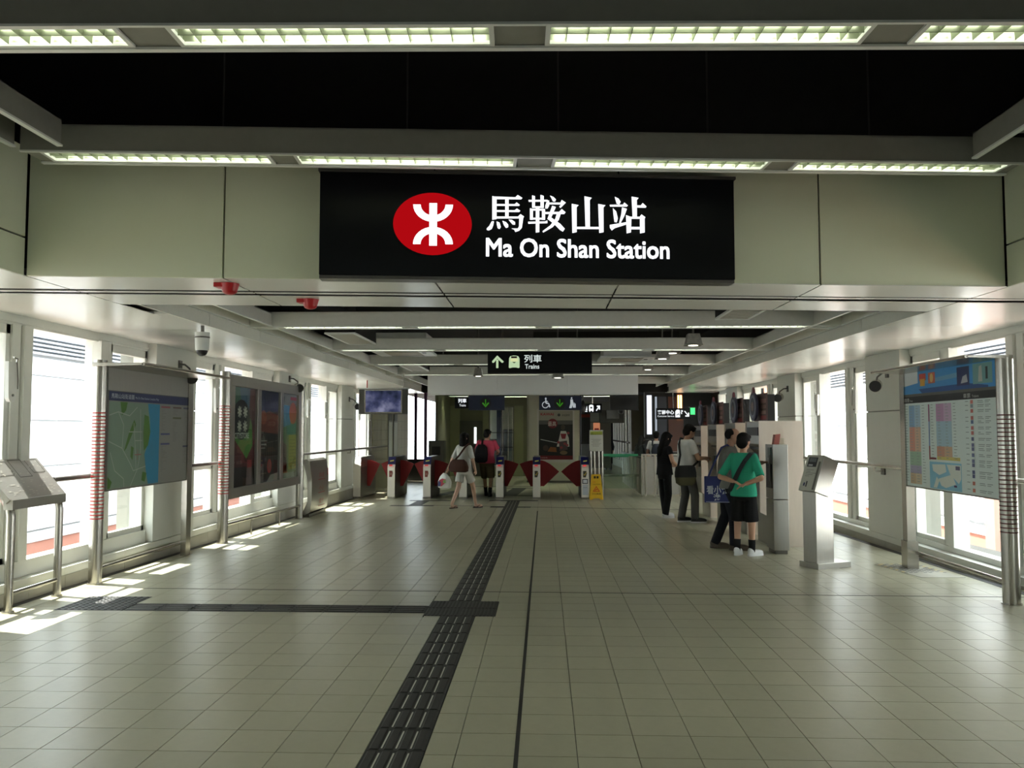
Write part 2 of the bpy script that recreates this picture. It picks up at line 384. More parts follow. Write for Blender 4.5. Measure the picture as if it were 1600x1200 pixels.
# ---------------------------------------------------------------- window walls
SOFZ = 2.69
def wall(side):
    L = side < 0
    xf = -4.88 if L else 4.80            # face of columns and kerb
    xg = -5.00 if L else 4.95            # window plane
    kt = 0.205 if L else 0.12            # kerb top
    gb = 0.36 if L else 0.19             # glass bottom
    cols = [-8.9, -4.15, 0.65, 5.45, 10.24, 15.10, 19.85] if L else [-7.6, -2.85, 1.9, 6.62, 11.36, 16.05, 20.8]
    cw = 1.2
    xo = xg + side * 0.35
    def bx(m, a, b, y0, y1, z0, z1, mi=0): m.box(min(a, b), max(a, b), y0, y1, z0, z1, mi)
    wm = M()
    bx(wm, xf, xo, -9, 23.5, -0.6, kt - 0.075, 0)
    wl = tag(wm.build('wall_left' if L else 'wall_right', WALLW), None, kind='structure')
    wl['label'] = 'white window wall with tiled kerb on the %s of the concourse' % ('left' if L else 'right')
    # header over the windows
    hm = M(); bx(hm, xg - side * 0.02, xo, -9, 23.5, 2.615, SOFZ + .25); hm.build('window_header', FRAME, wl)
    # kerb: white coping pieces and darker skirting tiles
    cp = M(); bx(cp, 0, side * -0.035 * -1, 0, 1.192, -0.075, 0)
    y = -8.4
    cpm = M(); bx(cpm, xf, xo, 0, 1.194, kt - 0.078, kt); CPE = cpm.mesh('coping', WALLW)
    skm = M(); bx(skm, xf - side * .006, xf + side * .03, 0, 0.594, -0.22, kt - 0.082); SKE = skm.mesh('skirting_tile', mat('skirting_beige', (.30, .29, .24), .45, var=.08))
    while y < 23:
        share('coping', CPE, wl, (0, y, 0)); share('skirting_tile', SKE, wl, (0, y, 0)); share('skirting_tile', SKE, wl, (0, y + .597, 0)); y += 1.197
    # columns: an upper and a lower panel each
    for c in cols:
        cb = M(); bx(cb, xf + side * .02, xo, c + .01, c + cw - .01, kt, SOFZ + .2); cb.build('column_core', GREY, wl)
        p1 = M(); bx(p1, xf, xf + side * .3, c, c + cw, kt + .004, 1.86); p1.build('column_panel', WALLW, wl, bev=.004)
        p2 = M(); bx(p2, xf, xf + side * .3, c, c + cw, 1.875, SOFZ); p2.build('column_panel', WALLW, wl, bev=.004)
    # windows: narrow sash, mullion, wide pane, mullion, narrow sash
    for k in range(len(cols)):
        y0 = cols[k] + cw; y1 = cols[k + 1] if k + 1 < len(cols) else 23.6
        if y1 - y0 < 1.5: continue
        if y1 < 2.0:  # unseen bays closed solid to dim the daylight on the near ceiling
            pw_ = M(); bx(pw_, xf + side * .02, xo, y0, y1, kt, SOFZ + .1); pw_.build('wall_panel', WALLW, wl); continue
        mid = (y0 + y1) / 2; hw = 0.62
        fm_ = M()
        bx(fm_, xg - side * .03, xg + side * .12, y0, y1, kt, gb)           # sill rail
        bx(fm_, xg - side * .01, xg + side * .12, y0, y1, 2.59, 2.63)       # head rail
        n = 1 + k + (0 if L else 7)
        wo = tag(fm_.build('window_%d' % n, FRAME, bev=.004), 'white framed window bay %s on the %s' % (['behind the camera', 'beside the camera', 'just beside the camera', 'nearest in view', 'second in view', 'third in view', 'last before the gates'][k], 'left' if L else 'right'), kind='structure')
        for a in (-1, 1):
            mm = M()
            ya, yb = sorted((mid + a * hw, mid + a * (hw + .13)))
            bx(mm, xg - side * .05, xg + side * .14, ya, yb, gb, 2.6)
            ya, yb = sorted((mid + a * (hw + .145), mid + a * (hw + .27)))
            bx(mm, xg - side * .02, xg + side * .14, ya, yb, gb, 2.6)
            mm.build('mullion', FRAME, wo, bev=.004)
            s0, s1 = sorted((mid + a * (hw + .275), (y1 if a > 0 else y0)))
            sh = M()
            for q in ((s0, s0 + .06, gb, 2.6), (s1 - .06, s1, gb, 2.6), (s0, s1, gb, gb + .06), (s0, s1, 2.50, 2.6), (s0, s1, 1.02, 1.10)):
                bx(sh, xg, xg + side * .07, q[0], q[1], q[2], q[3])
            sh.build('sash', FRAME, wo, bev=.003)
            pn = M(); bx(pn, xg + side * .03, xg + side * .036, s0 + .05, s1 - .05, gb + .05, 2.52); pn.build('pane', GLASS, wo)
        pn = M(); bx(pn, xg + side * .05, xg + side * .058, mid - hw, mid + hw, gb, 2.6); pn.build('pane', GLASS, wo)
    return wl, cols
WL, COLS_L = wall(-1)
WR, COLS_R = wall(1)

# ---------------------------------------------------------------- ceilings
ce = M()
ce.box(-5.4, 5.4, -9, 6.6, 4.75, 4.9)                     # slab over the near bay
ce.box(-5.4, 5.4, 6.6, 24.5, 3.75, 3.9)                   # slab over the far bays
ce.box(-5.4, 5.4, 6.5, 6.6, 3.75, 4.9)
ce.box(-5.4, -5.2, -9, 24.5, 2.7, 4.9); ce.box(5.2, 5.4, -9, 24.5, 2.7, 4.9)
ceiling = tag(ce.build('ceiling', VOID), 'black ceiling void above the light beams', kind='structure')
rear = tag(M().box(-5.4, 5.4, -9.2, -9, -.6, 4.9).build('wall_rear_blocker', mat('rear_blocker_paint', (.14, .14, .12), .6)), 'added plain wall behind the camera blocking daylight', kind='structure')  # unseen end wall added to keep daylight off the beam fronts
KS = 0.104
def by(x): return 6.05 + KS * x
XL, XR = -3.66, 3.53
# skewed crown of panels across the concourse: bulkhead face and soffit in two rows
bx_edges = [XL, -2.30, -0.80, 0.56, 2.08, XR]
bh = M()
bh.skew(XL, XR, 6.05 + .03, 6.05 + .12, KS, SOFZ + .02, 3.59)
bulk = tag(bh.build('wall_bulkhead', VOID), 'cream panelled bulkhead behind the large station sign', kind='structure')
for a, b in zip(bx_edges, bx_edges[1:]):
    if (a, b) == (bx_edges[2], bx_edges[3]): pass
    p = M(); g = .006
    p.skew(a + g, b - g, 6.05, 6.05 + .03, KS, SOFZ, 3.6); p.build('bulkhead_panel', CREAM, bulk, bev=.003)
for side, xs in ((-1, XL), (1, XR)):
    y1 = by(xs) - .01; zs = 2.96 if side < 0 else 3.01
    for z0, z1 in ((SOFZ, zs - .006), (zs + .006, 3.6)):
        y = y1
        while y > -8:
            y2 = max(y - 2.4, -8)
            p = M(); p.box(min(xs, xs + side * .03), max(xs, xs + side * .03), y2 + .006, y - .006, z0, z1); p.build('bulkhead_panel', CREAM, bulk, bev=.003)
            y = y2
sf = M()
sf.box(-5.2, -3.69, -9, 5.7, SOFZ + .03, SOFZ + .06); sf.box(-5.2, -3.55, 5.7, 24.0, SOFZ + .03, SOFZ + .06); sf.box(3.60, 5.2, -9, 24.0, SOFZ + .03, SOFZ + .06)
sv_ = M(); sv_.skew(-5.1, 5.0, 6.5, 6.95, .095, SOFZ + .024, SOFZ + .029)
sf.skew(-3.7, 3.6, 6.1, 7.30, .104, SOFZ + .03, SOFZ + .06)
soff = tag(sf.build('trim_1', STEELD), 'glossy white soffit panels over the windows', kind='structure')
sv_.build('slot_back', VOID, soff)
for side in (-1, 1):
    y = -8.0
    while y < 23.5:
        if 5.2 < y + .6 < (7.3 if side < 0 else 7.4): y += 1.2; continue
        x0, x1 = (-5.0, XL if y < 5.6 else -3.53) if side < 0 else (XR if y < 5.9 else 3.55, 4.95)
        sx = (x0 + x1) / 2
        p = M(); p.box(x0, x1, y + .004, y + 1.196, SOFZ, SOFZ + .028); p.build('soffit_panel', SOF, soff)
        y += 1.2
for r0, r1, k in ((6.05, 6.58, .10), (6.66, 6.715, .095), (6.83, 7.36, .10)):
    for a, b in [(-5.0, XL)] + list(zip(bx_edges, bx_edges[1:])) + [(XR, 4.95)]:
        if (a == -5.0 or a == XR) and r0 == 6.05: r0, rr = (5.55 if a < 0 else 5.0), 6.05
        if a == XL and r0 < 6: r0 = 6.05
        if a < -4 and r1 == 7.36: r1 = 8.15
        if a == XL and r1 == 8.15: r1 = 7.36
        if a == XR and r1 == 7.36: r1 = 7.65
        p = M(); p.skew(a + .007, b - .007, r0, r1, k, SOFZ - .002, SOFZ + .004); p.build('soffit_panel', SOF, soff)
# far side of the crown and coffer sides of the far bays
cf = M(); cf.skew(-3.53, 3.55, 7.33, 7.38, .105, SOFZ, 3.75)
for x0, x1 in ((-3.56, -3.53), (3.55, 3.58)): cf.box(x0, x1, 7.0, 24, SOFZ + .03, 3.75)
cf.box(-5.2, 5.2, 24.0, 24.1, SOFZ, 3.75)
cof = tag(cf.build('trim_2', VOID), 'grey coffer sides around the far ceiling lights', kind='structure')
for side, xs in ((-1, -3.53), (1, 3.55)):
    y = 6.98 if side < 0 else 7.75
    while y < 23.6:
        p = M(); p.box(xs if side < 0 else xs - .02, xs + .02 if side < 0 else xs, y + .004, min(y + 1.55, 23.6) - .004, SOFZ, 2.88); p.build('coffer_panel', GREY_LIT, cof); y += 1.55

# ---------------------------------------------------------------- light beams
def fixture(L=1.45, w=.2):
    """recessed fluorescent fitting with a white frame, two tubes and cross louvers, origin at the middle of its lower face"""
    fr = M(); h = L / 2; t = .022
    for q in ((-h, h, -w / 2, -w / 2 + t), (-h, h, w / 2 - t, w / 2), (-h, -h + t, -w / 2 + t, w / 2 - t), (h - t, h, -w / 2 + t, w / 2 - t)):
        fr.box(q[0], q[1], q[2], q[3], -.006, .012)
    rf = M(); rf.box(-h, h, -w / 2, w / 2, .085, .09); rf.box(-h, h, -w / 2, -w / 2 + .004, .01, .09); rf.box(-h, h, w / 2 - .004, w / 2, .01, .09)
    rf.box(-h, -h + .004, -w / 2, w / 2, .01, .09); rf.box(h - .004, h, -w / 2, w / 2, .01, .09)
    tb = M(); tb.cyl((-h + .04, -.045, .06), (h - .04, -.045, .06), .0135, 10); tb.cyl((-h + .04, .045, .06), (h - .04, .045, .06), .0135, 10)
    lv = M(); n = 15
    for k in range(1, n):
        x = -h + L * k / n; lv.prism([(x - .004, .04), (x + .004, .04), (x + .0015, .004), (x - .0015, .004)], -w / 2 + t, w / 2 - t, 'y')
    lv.box(-h + t, h - t, -.003, .003, .004, .04)
    return [('frame', fr.mesh('frame', EDGE)), ('reflector', rf.mesh('reflector', REFL)), ('tube', tb.mesh('tube', TUBEM)), ('louver', lv.mesh('louver', REFL))]
FIX = fixture()
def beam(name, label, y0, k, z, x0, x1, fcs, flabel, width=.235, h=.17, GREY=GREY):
    b = thing(name, label, 'beam', (0, 0, 0))
    def part(nm, *a, m=None):
        q = M(); q.skew(*a); q.build(nm, m or GREY, b)
    part('front_plate', x0, x1, y0, y0 + .012, k, z, z + h)
    part('back_plate', x0, x1, y0 + width - .012, y0 + width, k, z, z + h)
    part('top_plate', x0, x1, y0, y0 + width, k, z + h - .01, z + h)
    part('edge_strip', x0, x1, y0 - .004, y0 + .014, k, z - .012, z, m=EDGE)
    part('edge_strip', x0, x1, y0 + width - .014, y0 + width + .02, k, z - .012, z, m=EDGE)
    xs = sorted(fcs); e = [x0] + [v for c in xs for v in (c - .725, c + .725)] + [x1]
    for a, c in zip(e[::2], e[1::2]):
        if c - a > .02: part('cover_plate', a, c, y0 + .012, y0 + width - .012, k, z + .004, z + .01)
    for j, c in enumerate(xs):
        f = thing('light_fitting', flabel[j], 'light', (c, y0 + width / 2 + k * c, z), math.atan(k), 'fluorescent fittings')
        for nm, me in FIX: share(nm, me, f)
    return b
ords = ['leftmost', 'second from left', 'third from left', 'rightmost']
beam('light_beam', 'grey light beam across the top edge of the picture', 3.52, .03, 3.376, -3.03, 2.83, [-2.61, -.945, .735, 2.40],
     ['bright louvered tube light in the top beam, %s' % o for o in ords])
beam('light_beam', 'grey light beam just above the large station sign', 5.30, .077, 3.376, -3.32, 3.2, [-2.50, -.90, .78, 2.40],
     ['louvered tube light in the beam above the station sign, %s' % o for o in ords])
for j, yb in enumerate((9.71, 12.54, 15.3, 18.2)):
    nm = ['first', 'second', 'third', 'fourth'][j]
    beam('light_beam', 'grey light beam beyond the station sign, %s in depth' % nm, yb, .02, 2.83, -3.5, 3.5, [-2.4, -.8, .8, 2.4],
         ['tube light in the %s far beam, %s' % (nm, o) for o in ords], GREY=GREY_LIT)
beam('light_beam', 'grey light beam behind the hanging white panel', 21.6, 0, 2.83, 2.3, 3.5, [], [], GREY=GREY_LIT)
def rail(name, label, x0, x1, y0, y1, z, h, GREY=GREY):
    t = thing(name, label, 'beam')
    for a, b in ((x0, x0 + .012), (x1 - .012, x1)):
        m = M(); m.box(a, b, y0, y1, z, z + h); m.build('side_plate', GREY, t)
        m = M(); m.box(a - .012, b + .012, y0, y1, z - .012, z); m.build('edge_strip', EDGE, t)
    m = M(); m.box(x0, x1, y0, y1, z + h - .012, z + h); m.build('top_plate', GREY, t)
rail('light_rail', 'grey channel along the left of the near ceiling void', -3.36, -3.345 + .30, 3.78, 5.03, 3.40, .17)
rail('light_rail', 'grey channel left overhead behind the top beam', -3.36, -3.045, -8, 3.38, 3.40, .17)
rail('light_rail', 'grey channel along the right of the near ceiling void', 2.84, 3.20, 3.88, 5.50, 3.40, .17)
rail('light_rail', 'grey channel right overhead behind the top beam', 2.84, 3.20, -8, 3.55, 3.40, .17)
rail('light_rail', 'grey channel along the left of the far ceiling', -3.50, -3.22, 7.3, 23.5, 2.835, .15, GREY_LIT)
rail('light_rail', 'grey channel along the right of the far ceiling', 3.16, 3.50, 7.9, 23.5, 2.835, .15, GREY_LIT)
# dark services in the voids
dk = tag(M().box(-3.2, 3.2, 4.45, 4.75, 4.25, 4.5).build('air_duct', DUCT), 'dark air duct across the near ceiling void', 'duct')
pp = thing('service_pipe', 'dark sloping pipe in the right of the ceiling void', 'pipe')
M().cyl((1.5, 5.9, 4.62), (2.6, 2.5, 4.62), .05, 8).build('pipe', DUCT, pp)
hg = thing('hanger_frame', 'thin dark hanger rods in the near ceiling void', 'hanger')
for x in (-2.1, -.9, .1, 1.1, 2.2): M().cyl((x, 5.42 + .077 * x, 3.54), (x, 5.42 + .077 * x, 4.75), .006, 6).build('rod', DUCT, hg)
bxs = tag(M().box(1.02, 1.16, 5.0, 5.1, 4.02, 4.16).build('junction_box', mat('junction_grey', (.10, .10, .09), .6)), 'small grey junction box in the black ceiling void', 'box')
for j, (x, yy) in enumerate(((-1.2, 11.3), (1.2, 16.0), (0.2, 17.1))):
    tag(M().box(x - 1.4, x + 1.4, yy, yy + .5, 3.2, 3.5).build('air_duct', DUCT), 'dark duct above the far light beams, %s in depth' % ['first', 'second', 'third'][j], 'duct')
# hanging white panel above the gates
lp = thing('hanging_screen', 'wide plain white panel hanging above the ticket gates', 'panel', (0, 20.4, 0))
for a, b in ((-2.88, -1.15), (-1.15, .58), (.58, 2.31)): M().box(a + .002, b - .002, 0, .12, 2.475, 3.06).build('panel_sheet', mat('panel_greywhite', (.78, .80, .79), .5, var=.02), lp)
M().box(-2.88, 2.31, -.006, .126, 2.468, 2.476).build('edge_strip', EDGE, lp)
for x in (-2.5, -.3, 2.0): M().cyl((x, .06, 3.05), (x, .06, 3.76), .015, 8).build('hanger', STEELD, lp)

# ---------------------------------------------------------------- outside the windows
EXW = mat('outside_white_panel', (.80, .82, .82), .5, var=.02)
EXG = mat('outside_grey', (.30, .31, .32), .6); EXR = mat('outside_red_tile', (.33, .15, .11), .7, var=.12, scale=3); EXL = mat('louver_grey', (.36, .38, .42), .5)
for side in (-1, 1):
    xw = -12.0 if side < 0 else 11.0; nm = 'left' if side < 0 else 'right'
    b = thing('white_building', 'pale panelled building outside the %s windows' % nm, 'building', (xw, 0, 0))
    m = M(); m.box(min(0, side * 2), max(0, side * 2), -12, 70, -2, 9); m.build('wall', EXG, b)
    zs = [-.75, .74, 1.83, 2.89, 3.33] if side < 0 else [-.72, .62, 1.75, 2.9, 3.2]
    yj = -12
    while yj < 68:
        for z0, z1 in zip(zs, zs[1:]):
            p = M(); p.box(min(0, -side * .05), max(0, -side * .05), yj + .03, yj + 3.97, z0 + .02, z1 - .02); p.build('wall_panel', EXW, b)
        yj += 4
    for k in range(5):
        z = zs[-1] + .05 + k * .10
        p = M(); p.prism([(-side * .02, z), (-side * .12, z + .01), (-side * .12, z + .05), (-side * .02, z + .07)], -12, 70, 'y'); p.build('louver_slat', EXL, b)
    p = M(); p.box(min(0, -side * .06), max(0, -side * .06), -12, 70, 4.35, 9); p.build('upper_wall', EXW, b)
    p = M(); p.box(min(0, -side * .15), max(0, -side * .15), -12, 70, -1.0, -.78); p.build('plinth', mat('plinth_grey', (.42, .42, .42), .6), b)
    p = M(); p.box(min(0, -side * .1), max(0, -side * .1), -12, 70, -2, -1.02); p.build('red_base', EXR, b)
    t = tag(M().box(min(xw - side * .25, side * 5.4), max(xw - side * .25, side * 5.4), -12, 60, -2.1, -1.75).build('terrace', mat('terrace_paving', (.50, .36, .30), .8, var=.1)), 'reddish paved terrace outside the %s windows' % nm, 'terrace')
pl = thing('brick_pier', 'red brick pier outside the right windows near the machines', 'pier', (7.2, 26.5, -1.74)); M().box(0, .9, 0, 1.2, 0, 7).build('shaft', mat('pier_orange', (.62, .25, .15), .7, var=.08), pl)
pl = thing('brick_pier', 'brown pier outside the right windows behind the fare board', 'pier', (8.6, 16.3, -1.74)); M().box(0, .5, 0, .35, 0, 3.4).build('shaft', mat('pier_brown', (.33, .20, .16), .7), pl)
pl = thing('brick_pier', 'pinkish pier outside the left windows near the gates', 'pier', (-7.5, 33.3, -1.74)); M().box(0, .5, 0, 2.2, 0, 7).build('shaft', mat('pier_pink', (.42, .27, .24), .7), pl)
# ================================================================ LOBBY BEHIND THE GATES
GRT = mat('green_grey_tile', (.25, .25, .15), .45, var=.08, scale=3)
DKW = mat('dark_wall', (.035, .035, .028), .6, var=.15)
def lz(y): return fz(y)
lc = tag(M().box(-5.4, 6.2, 24.1, 52, 2.98, 3.15).box(-5.4, 6.2, 52, 52.2, -.6, 3.15).box(6.0, 6.2, 23.6, 52, -.6, 3.0).build('ceiling_lobby', VOID), 'dark ceiling of the lobby behind the gates', kind='structure')
# left flank: beige tiled wall and two notice strips, then a tall bright window
lw = tag(M().box(-5.3, -4.93, 23.6, 29.95, -.6, 2.98).build('wall_lobby_left', GROUT), 'beige tiled wall beyond the gates on the left', kind='structure')
tw = M(); tw.box(0, .02, 0, .594, 0, .294); TWE = tw.mesh('wall_tile', mat('wall_tile_beige', (.32, .30, .20), .4, var=.06, island=.06))
for iy in range(10):
    for iz in range(10): share('wall_tile', TWE, lw, (-4.925, 23.65 + iy * .6, -.2 + iz * .3))
for j, y0 in enumerate((25.9, 26.8)):
    t = thing('notice_strip', 'tall grey notice strip on the tiled wall, %s one' % ['nearer', 'farther'][j], 'notice', (-4.90, y0, .55))
    M().box(0, .02, 0, .7, 0, 1.75).build('backing', mat('strip_grey', (.20, .20, .19), .5), t); M().box(.02, .03, .1, .6, 1.35, 1.7).build('header', BLACK, t); M().box(.02, .025, .08, .62, .08, 1.3).build('sheet', LGREY, t)
w15 = tag(M().box(-4.95, -3.9, 30.0, 30.1, -.6, .55).box(-4.95, -3.9, 30.0, 30.1, 3.08, 3.3).build('window_15', DKW), 'tall bright window with purple mullions left of the lobby', kind='structure')
for x in (-4.66, -4.30): M().box(x - .05, x + .05, 29.95, 30.08, .5, 3.1).build('mullion', mat('purple_mullion', (.10, .02, .09), .5), w15)
for a, b in ((-4.93, -4.72), (-4.60, -4.36), (-4.24, -3.92)): M().box(a, b, 30.03, 30.036, .55, 3.08).build('pane', GLASS, w15)
# back wall with a door, a glazed shop front and two pillars
bw = tag(M().box(-3.92, -2.25, 34, 34.2, -.6, 3.0).box(-2.25, -1.25, 34, 34.2, 2.55, 3.0).box(-2.25, -1.25, 34, 34.2, -.6, .1).box(-1.25, -.2, 34, 34.2, -.6, 3.0).box(-3.95, -3.85, 30.0, 34.2, -.6, 3.0).build('wall_back', GRT), 'green grey tiled back wall of the lobby', kind='structure')
for a, b in ((-3.85, -3.45), (-2.5, -2.26), (-1.22, -.85)): M().box(a, b, 33.93, 34.0, -.3, 2.6).build('wall_panel', mat('panel_olive', (.36, .36, .20), .4, var=.06), bw)
dr = tag(M().box(-3.45, -2.52, 33.9, 33.97, -.28, 1.98).build('door_1', mat('door_dark', (.075, .075, .055), .45)), 'dark steel door with a narrow glazed slit', kind='structure')
M().box(-2.86, -2.76, 33.885, 33.9, 1.05, 1.72).build('pane', pe(235, 240, 240, 1.1), dr); M().box(-2.70, -2.60, 33.86, 33.9, .75, .80).build('handle', STEELH, dr)
sh = thing('glazed_shop', 'bright glazed shop front with blue post behind the pink shirt', 'shop', (-1.75, 34.1, -.27))
for k, (a, b, c, d, m) in enumerate(((-.5, -.06, 1.5, 2.8, pc(205, 212, 215)), (.02, .48, 1.9, 2.8, pc(190, 188, 178)), (-.5, .48, .1, 1.0, pc(150, 158, 160)), (.1, .48, 1.0, 1.85, pc(120, 130, 140)))):
    M().box(a, b, .35, .37, c, d).build('shelf_panel', m, sh)
M().box(-.2, -.02, .05, .2, .3, 2.8).build('post', pc(52, 66, 110), sh)
for x in (-.48, .05, .28, .46): M().box(x - .015, x + .015, .0, .04, .3, 2.8).build('mullion', STEELH, sh)
for z in (.45, 1.15, 1.75): M().box(-.48, .48, .0, .04, z, z + .03).build('transom', BLACK, sh)
M().box(-.48, .48, .015, .02, .3, 2.8).build('pane', GLASS, sh)
co = thing('poster_pillar', 'wide cream pillar carrying the piano advertisement', 'pillar', (.33, 29.3, lz(29)))
pr = []
for k in range(40):
    t = 2 * math.pi * k / 40; n = .42; cx = math.copysign(abs(math.cos(t)) ** n, math.cos(t)); sx = math.copysign(abs(math.sin(t)) ** n, math.sin(t)); pr.append((.93 * cx, .35 * sx))
M().prism(pr, 0.06, 3.2).build('shaft', mat('pillar_cream', (.56, .53, .42), .5, var=.04), co, smooth=True)
M().prism([(a * 1.01, b * 1.02) for a, b in pr], 0, .07).build('base', STEELD, co, smooth=True)
# advertisement on the pillar
ad = thing('advert_frame', 'framed piano advertisement with a performer in a red and white kimono', 'poster', (-.18, 28.93, .576))
M().box(-.06, 0, -.03, .02, -.06, 1.74).box(1.18, 1.24, -.03, .02, -.06, 1.74).box(-.06, 1.24, -.03, .02, 1.69, 1.76).box(-.06, 1.24, -.03, .02, -.1, 0).build('frame', mat('frame_silver', (.62, .58, .54), .35, metal=.4), ad)
P = Print(PL((0, -.005, 0), (1, 0, 0)))
P.rect(0, 0, 1.18, 1.69, pc(26, 24, 22)); P.rect(0, 1.36, 1.18, 1.69, pc(158, 152, 138), .001); P.rect(0, 1.22, 1.18, 1.36, pc(92, 90, 86), .001); P.rect(0, 0, 1.18, .14, pc(110, 18, 26), .001)
P.text('KAWAI', .06, 1.53, .52, 1.62, pc(160, 30, 40), .002, .03); P.ell(.70, 1.55, .05, .05, pc(60, 62, 58), .002); P.text('卓越鋼琴', .80, 1.50, 1.08, 1.58, pc(70, 70, 66), .002)
P.ell(.48, 1.25, .17, .17, pc(120, 22, 32), .002); P.text('最高', .32, 1.16, .60, 1.33, pc(225, 220, 214), .003)
P.ell(.84, 1.12, .075, .095, pc(70, 58, 50), .002); P.poly([(.76, .99), (.70, .72), (.62, .45), (1.06, .45), (1.04, .75), (.94, .99)], pc(205, 198, 190), .002)
P.poly([(.75, .90), (.80, .72), (.92, .72), (.96, .90)], pc(140, 30, 42), .003); P.poly([(.70, .62), (.98, .66), (1.0, .35), (.72, .3)], pc(84, 62, 66), .003)
for a, b in ((.68, .6), (1.02, .92), (.98, .5), (.78, .42), (.9, .55)): P.ell(a, b, .05, .045, pc(150, 60, 66), .004, 10)
P.line((.06, .70), (.64, .58), .02, pc(215, 215, 210), .002); P.poly([(.30, .28), (.40, .44), (.60, .42), (.62, .26)], pc(140, 84, 40), .003); P.ell(.86, .24, .13, .07, pc(120, 96, 70), .004); P.ell(.24, .40, .10, .10, pc(70, 50, 46), .002)
P.text('全線發售', .04, .04, .30, .09, pc(190, 150, 150), .003)
P.build('poster', ad)
# shops and glazing further back on the right
sp = thing('small_shop', 'dark shop panel with red lettering right of the pillar', 'shop', (1.6, 36, -.3))
M().box(0, .40, 0, .1, 1.35, 2.9).build('upper_panel', pc(52, 52, 54), sp); M().box(.02, .38, -.02, 0, 2.45, 2.58).build('red_band', pc(150, 50, 40), sp); M().box(0, .40, 0, .1, .1, 1.3).build('lower_panel', pc(150, 155, 160), sp)
sp = thing('small_shop', 'lit shop display with a red and yellow poster', 'shop', (2.1, 38, -.32))
M().box(0, .95, 0, .1, 2.3, 3.2).build('upper_panel', pc(150, 158, 150), sp); M().box(0, .95, 0, .1, .2, 2.28).build('lower_panel', pc(140, 142, 130), sp)
M().box(.15, .45, -.02, 0, 1.7, 2.25).build('poster', pe(230, 150, 110, .35), sp); M().box(.2, .4, -.03, -.02, 1.75, 2.0).build('poster_figure', pc(190, 60, 60), sp)
gw = tag(M().box(4.1, 4.3, 38.8, 50, 2.6, 3.0).box(4.1, 4.3, 38.8, 50, -.6, .0).build('window_16', GREY), 'bright glazed wall at the far right end of the lobby', kind='structure')
for k in range(8): M().box(4.12, 4.22, 39 + k * 1.5, 39.25 + k * 1.5, 0, 2.6).build('mullion', FRAME, gw)
for k in range(7): M().box(4.16, 4.165, 39.25 + k * 1.5, 40.5 + k * 1.5, 0, 2.6).build('pane', GLASS, gw)
M().box(4.08, 4.2, 38.8, 50, .95, 1.03).build('transom', STEELH, gw)
fp = thing('lobby_pillar', 'pinkish grey pillar at the right of the far glazing', 'pillar', (3.45, 33, lz(33))); M().box(0, .62, 0, .5, 0, 3.3).build('shaft', mat('pillar_grey', (.22, .19, .17), .5), fp)
# service centre at the far right
sv = tag(M().box(3.62, 6.0, 30, 30.2, -.6, 3.0).build('wall_service', DKW), 'dark wall of the customer service centre', kind='structure')
M().box(3.70, 3.87, 29.97, 30.0, 1.45, 2.85).build('pane', pe(232, 238, 255, 1.0), sv); M().box(3.99, 4.06, 29.97, 30.0, 1.55, 2.8).build('pane', pe(180, 190, 200, .5), sv)  # slit panes emit to stand in for daylight behind them
for a, b, m in ((4.10, 4.40, pc(84, 90, 98)), (4.46, 5.0, pc(120, 66, 24))): M().box(a, b, 29.95, 30.0, .3, 2.8).build('wall_panel', m, sv)
lmp = thing('wall_lamp', 'slim warm wall lamp on the orange panel', 'lamp', (4.86, 29.90, 1.95)); M().box(-.10, .10, 0, .04, 0, .95).build('back_plate', pc(150, 90, 40), lmp); M().box(-.07, -.02, -.02, 0, .05, .9).box(.02, .07, -.02, 0, .05, .9).build('tube', emis('warm_lamp', (1, .55, .22), 5), lmp)
ex = thing('exit_sign', 'small green lit exit sign on the right', 'sign', (4.55, 25.6, 2.05)); M().box(-.1, .1, 0, .05, 0, .26).build('housing', BLACK, ex); M().box(-.07, .07, -.004, 0, .03, .23).build('face', emis('exit_green', (.05, .9, .15), 1.6), ex)
ct = thing('service_counter', 'dark rounded service counter behind the railings', 'counter', (3.6, 26.5, lz(26.5)))
M().box(-.7, 1.2, 0, .9, 0, 1.05).build('body', DKW, ct, bev=.05); M().box(-.75, 1.25, -.05, .95, 1.05, 1.1).build('top', BLACK, ct); M().box(-.5, .1, .3, .6, 1.1, 1.5).build('monitor', BLACK, ct, bev=.03)
# signs hanging under the white panel and in the lobby
def hang(sg, x0, x1, ztop, zc):
    for x in (x0, x1): M().cyl((x, .03, ztop), (x, .03, zc), .012, 8).build('hanger', STEELH, sg)
ARG = emis('arrow_green', (.06, .35, .02), .30)
NAVY = mat('navy_panel', (.012, .018, .05), .35)
def arrow_down(P, a, b, s, m, d=.002):
    P.rect(a - .1 * s, b - .2 * s, a + .1 * s, b + .9 * s, m, d); P.poly([(a - .75 * s, b + .1 * s), (a - .55 * s, b + .3 * s), (a, b - .35 * s), (a + .55 * s, b + .3 * s), (a + .75 * s, b + .1 * s), (a, b - .75 * s)], m, d)
g1 = thing('lane_sign', 'navy lane sign with green arrow over the left gates', 'sign', (0, 20.42, 0))
M().box(-1.86, -.97, 0, .08, 2.09, 2.45).build('panel', NAVY, g1); hang(g1, -1.7, -1.2, 2.466, 2.45)
P = Print(PL((-1.58, 0, 2.25), (1, 0, 0))); P.ell(.14, .02, .14, .14, BLACK); arrow_down(P, .14, 0, .12, ARG); P.build('symbol', g1)
g2 = thing('lane_sign', 'navy lane sign with wheelchair and luggage symbols', 'sign', (-.12, 20.42, 2.09))
M().box(0, 1.04, 0, .08, 0, .355).build('panel', NAVY, g2); hang(g2, .15, .88, .376, .355)
P = Print(PL((0, 0, 0), (1, 0, 0))); Wm = emis('sign_white_dim', (.75, .82, .85), .33)
P.ell(.51, .17, .14, .14, BLACK); arrow_down(P, .51, .16, .115, ARG)
